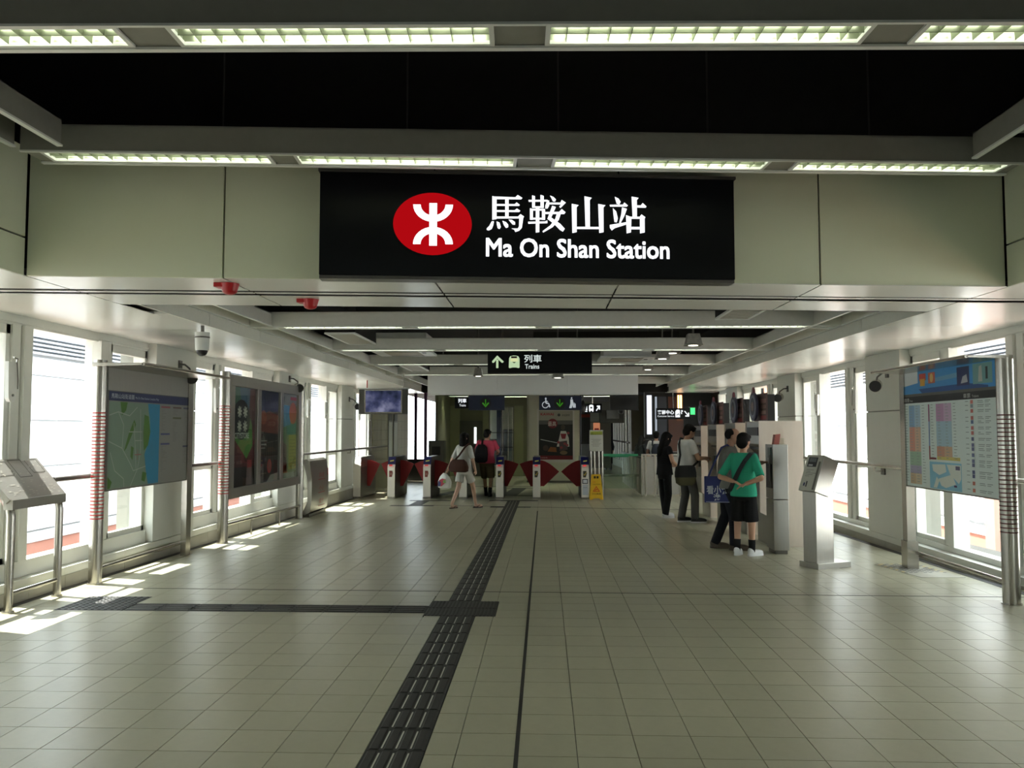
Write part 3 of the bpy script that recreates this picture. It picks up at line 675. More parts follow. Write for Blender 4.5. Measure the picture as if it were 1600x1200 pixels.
P.ell(.165, .285, .022, .022, Wm)
P.path([(.165, .26), (.17, .17), (.235, .165), (.265, .07)], .03, Wm); P.path([(.17, .215), (.22, .21)], .02, Wm)
P.path([(.155 + .075 * math.cos(t), .13 + .075 * math.sin(t)) for t in [R(a) for a in range(75, 346, 18)]], .018, Wm)
P.ell(.80, .295, .02, .02, Wm); P.poly([(.77, .265), (.83, .265), (.845, .16), (.80, .05), (.74, .05), (.77, .16)], Wm); P.rect(.83, .06, .90, .15, Wm); P.path([(.84, .15), (.86, .18), (.89, .15)], .012, Wm); P.build('symbol', g2)
g3 = thing('lane_sign', 'plain black display panel over the staff gate', 'sign', (1.62, 20.42, 2.09)); M().box(0, .70, 0, .08, 0, .36).build('panel', BLACK, g3); hang(g3, .15, .55, .376, .36)
WL_ = emis('sign_white', (.92, .97, 1.0), .75)
g4 = thing('direction_sign', 'small black trains sign in the lobby', 'sign', (-2.75, 25.5, 2.27))
M().box(0, .82, 0, .06, 0, .36).build('panel', SIGNB, g4); M().cyl((.41, .03, .36), (.41, .03, .72), .015, 8).build('hanger', STEELH, g4)
P = Print(PL((0, 0, 0), (1, 0, 0))); P.text('列車', .10, .17, .36, .30, WL_, .002, .02); P.text('Trains', .14, .06, .34, .13, WL_, .002); P.path([(.58, .28), (.5, .3), (.47, .2), (.49, .08), (.55, .05)], .035, WL_); P.rect(.5, .09, .58, .14, WL_); P.build('lettering', g4)
g5 = thing('direction_sign', 'small black sign with train symbol and diagonal arrow', 'sign', (1.22, 25.5, 2.13))
M().box(0, .55, 0, .06, 0, .28).build('panel', SIGNB, g5); M().cyl((.27, .03, .28), (.27, .03, .86), .015, 8).build('hanger', STEELH, g5)
P = Print(PL((0, 0, 0), (1, 0, 0))); P.rect(.16, .06, .30, .2, WL_); P.ell(.23, .2, .07, .05, WL_, .0); P.rect(.20, .13, .26, .18, BLACK, .002); P.rect(.17, .03, .2, .06, WL_); P.rect(.26, .03, .29, .06, WL_)
P.line((.38, .06), (.47, .19), .03, WL_); P.poly([(.40, .22), (.50, .22), (.50, .10), (.46, .10), (.46, .18), (.40, .18)], WL_); P.rect(.04, .03, .11, .05, WL_); P.poly([(.06, .07), (.11, .07), (.10, .22)], WL_); P.build('lettering', g5)
g6 = thing('direction_sign', 'black customer service centre sign with phone symbol', 'sign', (3.55, 25.5, 1.93))
M().box(-.12, .92, 0, .06, 0, .34).build('panel', SIGNB, g6); M().cyl((.4, .03, .34), (.4, .03, 1.06), .015, 8).build('hanger', STEELH, g6)
P = Print(PL((0, 0, 0), (1, 0, 0))); P.text('客務中心', -.08, .15, .42, .28, WL_, .002, .02); P.text('Customer Service', -.08, .07, .42, .12, WL_, .002)
P.rect(.46, .06, .60, .25, WL_); P.ell(.54, .26, .06, .035, WL_); P.path([(.49, .12), (.56, .17), (.58, .12)], .02, BLACK, .002); P.text('?', .62, .16, .69, .28, WL_, .002, .02)
P.line((.74, .25), (.85, .11), .03, WL_); P.poly([(.76, .08), (.88, .08), (.88, .20), (.84, .20), (.84, .12), (.76, .12)], WL_); P.build('lettering', g6)
hm_ = thing('hanging_monitor', 'dark monitor pair hanging beyond the gates', 'monitor', (1.95, 27, 1.83)); M().box(-.15, .65, 0, .3, 0, .42).build('box', DKW, hm_, bev=.01); M().box(.08, .48, -.04, 0, .14, .42).build('screen', mat('screen_grey', (.12, .12, .12), .3), hm_); M().cyl((.25, .15, .42), (.25, .15, 1.16), .02, 8).build('hanger', STEELD, hm_)
dc = thing('dome_camera', 'dark camera hanging at the end of the lane signs', 'camera', (2.13, 23, 2.06)); M().cyl((0, 0, .2), (0, 0, 1.66), .02, 8).build('stem', BLACK, dc); M().ell((0, 0, .1), (.09, .09, .12), 12, 8).build('body', BLACK, dc, smooth=True)
tc_ = thing('dome_camera', 'dark camera by the small train sign', 'camera', (1.1, 23.5, 2.12)); M().cyl((0, 0, .2), (0, 0, 1.60), .018, 8).build('stem', BLACK, tc_); M().ell((0, 0, .12), (.07, .07, .2), 12, 8).build('body', BLACK, tc_, smooth=True)
mch = thing('ticket_validator', 'dark ticket machine against the lobby wall left', 'machine', (-4.05, 29.0, lz(29))); M().box(0, .55, 0, .5, 0, 1.45).build('body', mat('validator_grey', (.10, .10, .085), .5), mch, bev=.02); M().box(.12, .42, -.01, 0, .95, 1.25).build('screen', BLACK, mch)

FIX_FILL = [(nm, me) if nm != 'tube' else (nm, me.copy()) for nm, me in FIX]
for nm, me in FIX_FILL:
    if nm == 'tube': me.materials[0] = emis('lobby_fill_glow', (.95, 1.0, .78), 65.0)
for j, (x, y) in enumerate(((-2.9, 26.2), (-1.0, 26.2), (.9, 26.2), (2.9, 24.8), (-2.9, 31.5), (-.9, 31.8), (1.9, 31.5), (3.0, 28.0), (2.5, 41))):  # unseen fill fittings added to brighten the lobby
    f = thing('light_fitting', 'added lobby fill light %s' % ['above the second gate', 'above the man in pink', 'before the piano advert', 'above the railing', 'before the steel door', 'before the glazed shop', 'right of the poster pillar', 'above the service counter', 'above the distant dark figure'][j], 'light', (x, y, 2.88), 0, 'added lobby fill lights')
    for nm, me in FIX_FILL: share(nm, me, f)
# ================================================================ TICKET GATES
GATEF = mat('gate_front_steel', (.80, .76, .69), .38, metal=.35, var=.05)
GH = 1.06
def gate(label, x, kind, flapL, flapR):
    y0 = 21.0; w2 = .095
    g = thing('ticket_gate', label, 'gate', (x, y0, fz(y0 + 1)), 0, 'row of ticket gates')
    M().box(-w2 + .008, w2 - .008, .03, 1.95, 0, .80).build('body', STEELD, g, bev=.008)
    top = [(.02, .79), (.20, 1.04), (.30, 1.06), (1.6, 1.06), (1.85, 1.0), (1.93, .79)]
    M().prism(top, -w2 + .01, w2 - .01, 'x').build('top_housing', STEELD if kind else STEEL, g, bev=.01)
    M().box(-w2, w2, 0, .03, .05, .80).build('front_panel', GATEF, g, bev=.006)
    M().box(-w2 - .004, w2 + .004, -.005, .05, 0, .06).build('foot', STEELH, g)
    M().prism([(-.005, .80), (.02, .80), (.06, .87), (.045, .88)], -w2, w2, 'x').build('lip', GATEF, g)
    if kind:
        sl_ = Vector((0, .15, .18)).normalized()
        M().prism([(.03, .885), (.05, .875), (.19, 1.05), (.17, 1.065)], -w2, w2, 'x').build('reader', pc(28, 32, 92, .3), g)
        rd = M(); rd.hexa([(-.045, .068, .945), (.05, .078, .958), (.055, .098, .985), (-.04, .088, .972), (-.045, .066, .949), (.05, .076, .962), (.055, .096, .989), (-.04, .086, .976)]); rd.build('reader_mark', pc(226, 220, 120), g)
        M().box(-.05, .03, -.006, .004, .845, .868).build('display', pe(210, 20, 30, .7), g)
        if kind == 'x': c1, c2 = pc(128, 62, 52), pc(150, 110, 96)
        else: c1, c2 = pc(62, 60, 44), pc(176, 158, 52)
        P = Print(PL((0, 0, 0), (1, 0, 0))); P.poly([(-.05, .72), (.03, .72), (.045, .66), (.02, .56), (-.05, .56)], c1)
        if kind == 'x': P.rect(-.035, .62, .025, .65, c2, .001)
        else: P.path([(-.03, .64), (-.01, .61), (.03, .69)], .018, c2, .001)
        P.build('sticker', g)
        if kind == 'n':
            P = Print(PL((0, 0, 0), (1, 0, 0))); P.rect(-.07, .40, .07, .52, pc(30, 34, 60)); P.rect(-.05, .42, .05, .50, pc(205, 210, 214), .001); P.rect(-.07, .12, .07, .38, pc(190, 196, 202)); P.rect(-.05, .30, .05, .31, pc(120, 126, 140), .001); P.build('notice', g)
    # red fan flaps
    def fan(sgn, reach, dark):
        a0 = w2 - .03; pts = [(a0, .28), (a0 + .10, .28)]
        pts += [(a0 + .10 + (reach - .10) * t, .28 + (.58) * t ** 1.0) for t in (.35, .7, 1.0)] if not dark else [(a0 + .12, .28), (a0 + reach, .66)]
        tip = pts[-1]
        n = 7
        for k in range(1, n + 1):
            t = k / n; pts.append((tip[0] + (a0 - tip[0]) * t, tip[1] + (.96 - tip[1]) * math.sin(t * math.pi / 2)))
        pts = [(sgn * p, q) for p, q in pts]
        M().prism(pts, .85, .88, 'y').build('flap', mat('flap_red', (.34, .014, .018), .45, var=.04), g)
    if flapL: fan(-1, flapL, flapL > .45)
    if flapR: fan(1, flapR, flapR > .45)
FP = .385
gate('plain steel end gate without a reader, leftmost of the row', -4.76, None, 0, .36)
gate('ticket gate with red sticker, second from the left', -3.88, 'x', .36, FP)
gate('ticket gate with red sticker behind the plastic bag', -2.97, 'x', FP, FP)
gate('ticket gate hidden behind the walking woman', -2.05, 'x', FP, 0)
gate('ticket gate with yellow tick right of the pink shirt', -1.12, 'v', 0, FP)
gate('ticket gate with yellow tick left of the wide lane', -.19, 'v', FP, .52)
gate('ticket gate with white notices, rightmost beside the yellow sign', 1.03, 'n', .52, 0)

# ================================================================ BARRIERS RIGHT OF THE GATES
wf = thing('wet_floor_sign', 'yellow folding wet floor sign beside the last gate', 'sign', (1.31, 20.95, fz(21)))
YEL = mat('yellow_plastic', (.70, .42, .015), .4)
for sg, nm in ((0, 'front_panel'), (1, 'back_panel')):
    m = M(); q = lambda x, z: (x, sg * .30 + (1 - 2 * sg) * z * .19, z)
    o_ = [(-.17, 0), (-.10, 0), (-.07, .03), (.07, .03), (.10, 0), (.17, 0), (.11, .62), (-.11, .62)]
    n = len(o_); d = .02 * (1 if sg else -1)
    m.add([q(a, b) for a, b in o_] + [(q(a, b)[0], q(a, b)[1] + d, b) for a, b in o_], [tuple(range(n)), tuple(range(n, 2 * n))] + [(k, (k + 1) % n, n + (k + 1) % n, n + k) for k in range(n)]); m.build(nm, YEL, wf)
P = Print(PL((0, -.022, 0), (1, 0, 0), (0, .19, 1))); bk = pc(40, 34, 10); rd_ = pc(190, 50, 20)
P.rect(-.06, .53, -.01, .59, bk); P.rect(.01, .53, .06, .59, bk); P.text('小心', -.09, .42, -.02, .47, rd_); P.text('CAUTION', -.09, .37, .10, .40, bk); P.poly([(0, .34), (-.09, .20), (.09, .20)], rd_); P.poly([(0, .31), (-.06, .215), (.06, .215)], YEL, .001); P.path([(-.03, .22), (0, .27), (.03, .24)], .018, rd_, .002); P.text('小心地滑', -.11, .12, .11, .17, bk); P.build('lettering', wf)
nb = thing('notice_board', 'white notice with green header on steel posts', 'notice', (1.17, 21.45, fz(21.4)))
M().box(0, .35, 0, .03, 1.2, 1.74).build('board', mat('board_cream', (.55, .55, .48), .5), nb)
P = Print(PL((0, 0, 0), (1, 0, 0))); P.rect(.02, 1.62, .33, 1.71, pc(150, 160, 60)); P.text('通告', .03, 1.63, .10, 1.69, pc(50, 70, 20)); 
for k in range(6): P.rect(.05 + (k % 2) * .03, 1.50 - k * .035, .30 - (k % 3) * .03, 1.508 - k * .035, pc(110, 110, 104))
P.build('lettering', nb)
for x in (.04, .13, .24, .33): M().cyl((x, .06, 0), (x, .06, 1.22), .022, 10).build('post', STEELH, nb, smooth=True)
sg_ = thing('glass_swing_gate', 'clear glass swing gate with green edges', 'gate', (1.56, 22.6, fz(22.6)))
M().box(0, .94, 0, .012, .18, 1.06).build('pane', GLASSG, sg_); GE = emis('glass_edge_green', (.05, .55, .22), .35)
M().box(0, .98, -.005, .02, 1.05, 1.11).build('top_rail', mat('green_rail', (.05, .36, .17), .35), sg_); M().box(.3, .86, 1.3, 1.33, .98, 1.02).build('far_rail', mat('green_rail', (.05, .36, .17), .35), sg_)
M().box(-.04, 1.0, .02, .06, .50, .56).build('bar', STEELH, sg_)
fn = thing('railing', 'steel railing of upright slats beside the staff gate', 'railing', (2.56, 22.05, fz(22)))
for k, x in enumerate((0, .09, .34, .43, .66, .75, 1.0, 1.09)): M().box(x, x + .045, 0, .05, 0, 1.08).build('slat', STEELH, fn)
M().box(0, 1.2, -.01, .06, 1.08, 1.12).build('top_rail', STEELH, fn); M().box(.05, 1.15, .02, .03, .06, 1.06).build('sheet', mat('railing_sheet', (.42, .40, .36), .4, metal=.3), fn)
fb = thing('railing', 'dark steel railing running back along the staff passage', 'railing', (2.58, 22.2, fz(23)))
for k in range(9): M().box(0, .03, k * .62, k * .62 + .5, .05, 1.0).build('slat', mat('railing_sheet', (.42, .40, .36), .4, metal=.3), fb)
M().box(-.01, .04, 0, 5.6, 1.0, 1.05).build('top_rail', BLACK, fb)
# ================================================================ STATION SIGN
SG = emis('station_letter', (.93, .96, 1.0), 1.15)
SGR = emis('station_red', (.62, .004, .008), .45)
ss = thing('station_sign', 'large black lit station name sign with red roundel', 'sign', (0, 0, 0))
SX0, SX1, SY0, SY1, SZ0, SZ1 = -1.60, 1.41, 5.79, 6.11, 2.705, 3.452
su = Vector((SX1 - SX0, SY1 - SY0, 0)); SW = su.length; su.normalize(); sn = su.cross(Vector((0, 0, 1)))
def sbox(a0, a1, b0, b1, d0, d1):
    o = Vector((SX0, SY0, SZ0)); q = []
    for b in (b0, b1):
        for a, d in ((a0, d1), (a1, d1), (a1, d0), (a0, d0)): q.append(o + su * a + Vector((0, 0, b)) + sn * d)
    return M().hexa(q)
SH = SZ1 - SZ0
sbox(0, SW, 0, SH, -.16, 0).build('housing', SIGNB, ss, bev=.006)
sbox(-.01, SW + .01, SH, SH + .02, -.17, .015).build('top_cap', STEELD, ss)
sbox(0, SW, -.022, 0, -.15, -.02).build('bottom_tray', STEELD, ss)
for a in (.4, SW - .4): sbox(a, a + .05, .3, .35, -.34, -.16).build('bracket', STEELD, ss)
P = Print(PL((SX0, SY0, SZ0), su))
def sp_(px, py):
    t = (px - 502) / 643.0; yb = 432 + 5.5 * t; yt = 271.5 + 8 * t
    return (t * SW, (yb - py) / (yb - yt) * SH)
def z7(x, y): return sp_(740 + x / 5.0, 290 + y / 5.0)
STROKES = [
 [(122, 92), (155, 100), (155, 272), (122, 278)], [(124, 95), (300, 100), (318, 82), (355, 105), (345, 116), (150, 116)],
 [(155, 154), (295, 154), (310, 140), (335, 160), (328, 168), (155, 168)], [(155, 202), (295, 202), (312, 188), (338, 206), (330, 216), (155, 216)],
 [(222, 102), (248, 102), (248, 265), (222, 265)], [(122, 252), (320, 252), (340, 232), (368, 252), (355, 266), (122, 268)],
 [(330, 262), (362, 255), (350, 340), (330, 362), (300, 373), (292, 355), (270, 345), (318, 345), (328, 330)],
 [(118, 290), (135, 290), (130, 320), (118, 350), (95, 362), (80, 358), (80, 345), (100, 325)], [(155, 290), (178, 300), (188, 335), (178, 350), (165, 345), (158, 320)],
 [(200, 285), (228, 295), (245, 315), (245, 335), (228, 342), (212, 320)], [(248, 275), (275, 278), (298, 295), (298, 315), (280, 315), (262, 295)],
 [(402, 120), (548, 118), (560, 132), (404, 135)], [(430, 84), (452, 90), (452, 182), (430, 182)], [(495, 80), (520, 88), (520, 182), (495, 182)], [(440, 170), (510, 170), (510, 183), (440, 183)],
 [(413, 186), (436, 190), (436, 276), (413, 276)], [(413, 190), (525, 190), (525, 204), (413, 204)], [(506, 186), (530, 192), (530, 276), (506, 276)], [(413, 260), (530, 260), (530, 274), (413, 274)],
 [(458, 180), (485, 180), (485, 372), (458, 376)], [(398, 292), (530, 288), (548, 280), (548, 302), (400, 307)],
 [(568, 84), (595, 95), (615, 115), (608, 132), (592, 130), (580, 105)], [(545, 130), (562, 122), (562, 165), (548, 188), (532, 186), (532, 165)],
 [(555, 140), (650, 140), (660, 118), (692, 140), (650, 182), (640, 172), (655, 154), (555, 154)], [(586, 165), (614, 174), (576, 262), (548, 270)],
 [(548, 268), (576, 256), (650, 308), (683, 345), (668, 368), (645, 354), (600, 308)], [(626, 213), (656, 216), (636, 276), (590, 332), (515, 376), (510, 365), (570, 320), (610, 265)],
 [(532, 214), (640, 212), (660, 190), (690, 215), (680, 229), (532, 230)],
 [(738, 148), (792, 158), (776, 175), (776, 370), (742, 378)], [(838, 88), (895, 100), (879, 118), (879, 340), (845, 340)], [(945, 148), (1002, 158), (986, 175), (986, 370), (952, 376)], [(775, 329), (955, 329), (955, 346), (775, 346)],
 [(1075, 90), (1105, 105), (1122, 130), (1110, 152), (1090, 145)], [(1035, 154), (1140, 152), (1150, 135), (1178, 158), (1170, 168), (1038, 168)],
 [(1060, 180), (1085, 205), (1098, 260), (1090, 292), (1072, 290), (1065, 240)], [(1132, 174), (1170, 185), (1150, 240), (1120, 297), (1108, 297), (1125, 230)], [(1035, 312), (1165, 290), (1165, 308), (1075, 337), (1050, 356), (1036, 335)],
 [(1208, 88), (1264, 98), (1249, 115), (1249, 250), (1215, 250)], [(1248, 157), (1280, 157), (1295, 138), (1325, 165), (1318, 175), (1248, 174)],
 [(1163, 234), (1205, 250), (1201, 370), (1167, 378)], [(1200, 247), (1270, 247), (1285, 228), (1316, 250), (1308, 263), (1200, 263)], [(1272, 255), (1309, 260), (1309, 370), (1272, 378)], [(1200, 327), (1272, 327), (1272, 346), (1200, 346)]]
for k, s_ in enumerate(STROKES): P.poly([z7(*p) for p in s_], SG, .003 + .0002 * (k % 9))
a0, b0 = sp_(755.5, 402.5); a1, b1 = sp_(1040, 377)
P.text('Ma On Shan Station', a0, b0, a1, b1, SG, .003, 0.0, False, .0032)
lc_ = sp_(673, 352.5); ra = (733 - 613) / 643 * SW / 2; rb = 97.5 / 160 * SH / 2
P.ell(lc_[0], lc_[1], ra, rb, SGR, .001, 48)
def z6(x, y): return sp_(560 + x / 2.963, 260 + y / 2.963)
P.poly([z6(320, 178), z6(355, 178), z6(355, 375), z6(320, 375)], SG, .003)
n = 16
for sgn, cy in ((1, 185), (-1, 368)):
    out = [z6(337 - 90 * math.cos(math.pi * k / n), cy + sgn * 80 * math.sin(math.pi * k / n)) for k in range(n + 1)]
    inn = [z6(337 - 56 * math.cos(math.pi * k / n), cy + sgn * 50 * math.sin(math.pi * k / n)) for k in range(n + 1)]
    P.poly(out + inn[::-1], SG, .0035 + .0004 * sgn)
P.build('lettering', ss)
# trains sign hanging further on
ts = thing('hanging_sign', 'black hanging trains sign with arrow and train symbol', 'sign', (-.967, 14.2, 2.576))
M().box(0, 1.79, 0, .12, 0, .375).build('housing', SIGNB, ts, bev=.004)
for x in (.25, 1.54): M().cyl((x, .06, .37), (x, .06, 1.17), .015, 8).build('hanger', STEELD, ts)
P = Print(PL((0, 0, 0), (1, 0, 0))); GW = emis('sign_greenwhite', (.62, .82, .50), .5)
def z8(x, y): return ((x - 100) / 1380 * 1.79, (362 - y) / 295 * .375)
P.poly([z8(213, 175), z8(243, 175), z8(243, 292), z8(213, 292)], GW); P.poly([z8(228, 120), z8(315, 205), z8(300, 222), z8(285, 218), z8(228, 163), z8(185, 218), z8(165, 222), z8(158, 200)], GW, .001)
P.poly([z8(*p) for p in ((385, 160), (400, 132), (440, 122), (480, 124), (510, 135), (524, 165), (524, 285), (510, 294), (480, 285), (430, 285), (395, 294), (380, 285))], GW)
P.poly([z8(*p) for p in ((412, 132), (490, 132), (490, 158), (412, 158))], pc(60, 20, 24), .001); P.poly([z8(*p) for p in ((405, 160), (500, 160), (500, 204), (405, 204))], emis('sign_yellow', (.80, .85, .45), .55), .002); P.poly([z8(*p) for p in ((425, 210), (478, 210), (452, 226))], pc(60, 20, 24), .001)
WG = emis('sign_paleblue', (.80, .90, .86), .55)
a, b = z8(585, 218); c, d = z8(815, 112); P.text('列車', a, b, c, d, WG, .001, .012); a, b = z8(595, 303); c, d = z8(785, 240); P.text('Trains', a, b, c, d, WG, .001, .012)
P.build('lettering', ts)

# ================================================================ INFORMATION BOARDS
BAND = mat('red_band', (.42, .02, .02), .4)
BAND2 = mat('dark_red_band', (.10, .02, .018), .4)
def post(par, x, y, r, h, z0, bands=None, bm=BAND, nm='post'):
    po = M().cyl((x, y, z0), (x, y, h), r, 24).build(nm, STEELH, par, smooth=True)
    M().cyl((x, y, z0), (x, y, z0 + .012), r + .012, 24).build('post_foot', STEELH, par, smooth=True)
    if bands:
        n = bands[2]
        for k in range(n):
            z = bands[0] + (bands[1] - bands[0]) * k / (n - 1)
            M().cyl((x, y, z - .006), (x, y, z + .006), r + .0012, 24).build('band', bm, po, smooth=True)
    return po
# --- left: area map under a small canopy
mb = thing('map_board', 'steel map board with red banded post and canopy, left', 'board', (0, 0, 0)); X0 = -4.69
post(mb, X0, 8.58, .066, 2.34, fz(8.58), (.675, 1.78, 31))
M().box(X0 - .02, X0 + .05, 10.66, 10.80, fz(10.7), 2.30).build('flat_post', STEELH, mb)
M().box(X0 - .03, X0 + .03, 8.66, 10.82, .945, 2.29).build('panel', STEELD, mb, bev=.004)
M().box(X0 + .03, X0 + .036, 8.68, 10.80, 2.03, 2.27).build('top_plate', STEEL, mb)
cpv = M(); cpv.hexa([(X0 - .05, 8.5, 2.27), (X0 + .5, 8.5, 2.28), (X0 + .5, 10.85, 2.28), (X0 - .05, 10.85, 2.27), (X0 - .05, 8.5, 2.31), (X0 + .5, 8.5, 2.305), (X0 + .5, 10.85, 2.305), (X0 - .05, 10.85, 2.31)])
cpv.build('canopy', STEELH, mb, bev=.004); M().cyl((X0 + .5, 8.5, 2.293), (X0 + .5, 10.85, 2.293), .018, 12).build('canopy_rail', STEELH, mb, smooth=True)
M().cyl((X0 - .05, 8.6, .13), (X0 - .05, 10.7, .13), .022, 10).build('foot_rail', STEELH, mb, smooth=True)
P = Print(PL((X0 + .031, 8.70, .96), (0, 1, 0))); Wd, Hd = 2.09, 1.06
MAPG = pc(120, 142, 126); SEA = pc(36, 128, 168); PARK = pc(74, 116, 40); ROAD = pc(158, 166, 158)
P.rect(0, 0, Wd, Hd, pc(132, 132, 128)); P.rect(0, .96, Wd, Hd, pc(30, 42, 88), .001); P.text('馬鞍山站街道圖', .05, .985, .55, 1.04, pc(190, 195, 205), .002); P.text('Ma On Shan Station Location Map', .58, .985, 1.15, 1.02, pc(170, 176, 190), .002)
P.rect(.01, .01, 1.18, .95, MAPG, .001)
P.poly([(.88, .95), (1.18, .95), (1.18, .01), (.92, .01), (.86, .18), (.82, .36), (.90, .48), (.95, .60), (.93, .78), (.90, .86)], SEA, .002)
P.poly([(.80, .82), (.90, .80), (.95, .62), (.90, .46), (.80, .40), (.78, .60)], PARK, .003); P.poly([(.24, .95), (.40, .95), (.37, .86), (.28, .80)], PARK, .003); P.poly([(.56, .76), (.60, .70), (.40, .44), (.34, .40), (.44, .60)], PARK, .003); P.poly([(.50, .46), (.56, .44), (.54, .30), (.49, .34)], PARK, .003); P.poly([(.78, .16), (.88, .14), (.84, .04), (.76, .06)], PARK, .003); P.poly([(.01, .14), (.10, .08), (.06, .01), (.01, .01)], PARK, .003)
for pts in (([(.01, .80), (.2, .84), (.45, .80), (.62, .90)], ), ([(.01, .52), (.3, .44), (.5, .25), (.56, .18), (.85, .22)], ), ([(.55, .72), (.6, .4), (.62, .2)], ), ([(.7, .88), (.72, .4), (.66, .2), (.5, .01)], ), ([(.05, .4), (.15, .2), (.35, .1), (.36, .01)], ), ([(.3, .44), (.32, .7), (.2, .84)], ), ([(.44, .62), (.75, .62)], ), ([(.58, .52), (.75, .52)], )): P.path(pts[0], .012, ROAD, .004)
P.path([(.58, .36), (.74, .36)], .01, pc(150, 90, 90), .005); P.path([(.65, .42), (.65, .30)], .01, pc(150, 90, 90), .005)
for k, (a, b, cc) in enumerate(((1.22, .91, (150, 70, 84)), (1.54, .91, (96, 72, 66)), (1.84, .91, (70, 74, 96)), (1.54, .78, (86, 90, 60)), (1.22, .58, (64, 66, 120)), (1.22, .46, (64, 66, 120)), (1.84, .42, (40, 44, 84)))): P.rect(a, b, a + .24, b + .022, pc(*cc), .002)
for a, z0, z1 in ((1.23, .62, .88), (1.23, .12, .44), (1.55, .48, .74), (1.55, .81, .89), (1.85, .2, .40), (1.85, .48, .88)):
    z = z1
    while z > z0: P.rect(a, z, a + .03 + .14 * random.random(), z + .006, pc(112, 112, 110), .002); z -= .02
P.build('map_print', mb)
# --- left: three-poster case
pb = thing('poster_case', 'steel poster case with three tall posters and banded post', 'board', (0, 0, 0)); X1 = -4.67
post(pb, X1, 11.97, .075, 2.46, fz(11.97), (.68, 1.95, 31)); post(pb, X1, 15.75, .07, 2.44, fz(15.75))
for y0, y1, z0, z1 in ((12.05, 15.7, 2.26, 2.43), (12.05, 15.7, .58, .73), (12.05, 12.27, .73, 2.26), (13.26, 13.44, .73, 2.26), (14.44, 14.60, .73, 2.26), (15.52, 15.7, .73, 2.26)): M().box(X1 - .05, X1 + .04, y0, y1, z0, z1).build('frame_bar', STEEL, pb, bev=.004)
M().box(X1 - .045, X1 - .01, 12.05, 15.7, .6, 2.4).build('back_plate', STEELD, pb)
M().cyl((X1 + .02, 12.0, .22), (X1 + .02, 15.75, .16), .022, 10).build('foot_rail', STEELH, pb, smooth=True)
for y in (13.1, 14.5): M().cyl((X1 + .02, y, fz(y)), (X1 + .02, y, .20), .016, 8).build('foot_rail_post', STEELH, pb)
def poster(y0, w_, h_=1.53, z=.73):
    return Print(PL((X1 - .008, y0, z), (0, 1, 0))), w_, h_
P, w_, h_ = poster(12.27, .99)
P.rect(0, 0, w_, h_, pc(92, 24, 34)); P.poly([(0, 1.53), (.75, 1.53), (.70, 1.15), (.3, 1.2), (0, 1.0)], pc(60, 104, 84), .001); P.poly([(.3, 1.53), (.75, 1.53), (.72, 1.1), (.4, 1.25)], pc(56, 92, 120), .002); P.poly([(.75, 1.53), (.99, 1.53), (.99, .9), (.7, 1.0)], pc(80, 26, 40), .002)
P.poly([(.12, .72), (.62, .42), (.88, .62), (.86, .95), (.72, 1.1), (.2, .9)], pc(80, 132, 58), .003); P.ell(.38, 1.03, .37, .31, pc(18, 22, 28), .004, 36)
wt = pc(205, 205, 190)
for cx in (.30, .54):
    for cy in (1.15, .93):
        for t in (45, 135, 90, 0): 
            P.line((cx - .09 * math.cos(R(t + 12)), cy - .09 * math.sin(R(t + 12))), (cx + .09 * math.cos(R(t + 12)), cy + .09 * math.sin(R(t + 12))), .032, wt, .005)
P.text('CITYSTORE', .10, .74, .72, .83, pc(200, 205, 200), .005, .02); P.rect(.06, .6, .075, .98, pc(210, 210, 205), .005)
P.text('開幕', .20, .34, .44, .40, pc(150, 110, 110), .005); P.rect(.02, .37, .12, .39, pc(205, 200, 195), .005); P.rect(0, 0, w_, .3, pc(34, 26, 32), .002); P.poly([(.62, .0), (.88, .0), (.86, .36), (.66, .36)], pc(120, 100, 104), .003); P.rect(.66, .28, .86, .4, pc(150, 40, 50), .004)
P.build('poster', pb)
P, w_, h_ = poster(13.44, 1.0)
P.rect(0, 0, w_, h_, pc(28, 24, 26)); P.poly([(0, .85), (1, .80), (1, 1.12), (.5, 1.2), (0, 1.05)], pc(110, 52, 36), .001); P.ell(.22, 1.08, .16, .12, pc(150, 74, 46), .002)
for k in range(16): a = .05 + .06 * k; P.line((a, 1.25), (a + .03 * random.uniform(-1, 1), 1.45 * random.uniform(.93, 1.0)), .015, pc(88, 92, 80), .002)
for k in range(9): P.rect(.08 + .1 * k, .35, .13 + .1 * k, .55 + .25 * random.random(), pc(64, 58, 50), .002)
P.rect(.05, .62, .38, .64, pc(190, 190, 186), .003); P.rect(.05, .68, .42, .70, pc(150, 150, 146), .003); P.rect(.05, .56, .33, .58, pc(150, 150, 146), .003); P.ell(.55, .26, .11, .12, pc(170, 44, 40), .003); P.ell(.55, .26, .07, .08, pc(140, 80, 76), .004)
P.poly([(.42, 0), (1, 0), (1, .13), (.62, .11)], pc(150, 150, 140), .003); P.rect(.06, .14, .4, .155, pc(120, 110, 90), .003); P.build('poster', pb)
P, w_, h_ = poster(14.60, .92)
P.rect(0, 0, w_, h_, pc(120, 138, 96)); P.rect(0, 1.32, w_, h_, pc(150, 150, 140), .001); P.rect(.52, 1.42, .9, 1.48, pc(170, 50, 52), .002); P.text('展覽', .06, 1.38, .2, 1.48, pc(90, 80, 70), .002); P.rect(.52, 1.34, .86, 1.36, pc(110, 110, 100), .002)
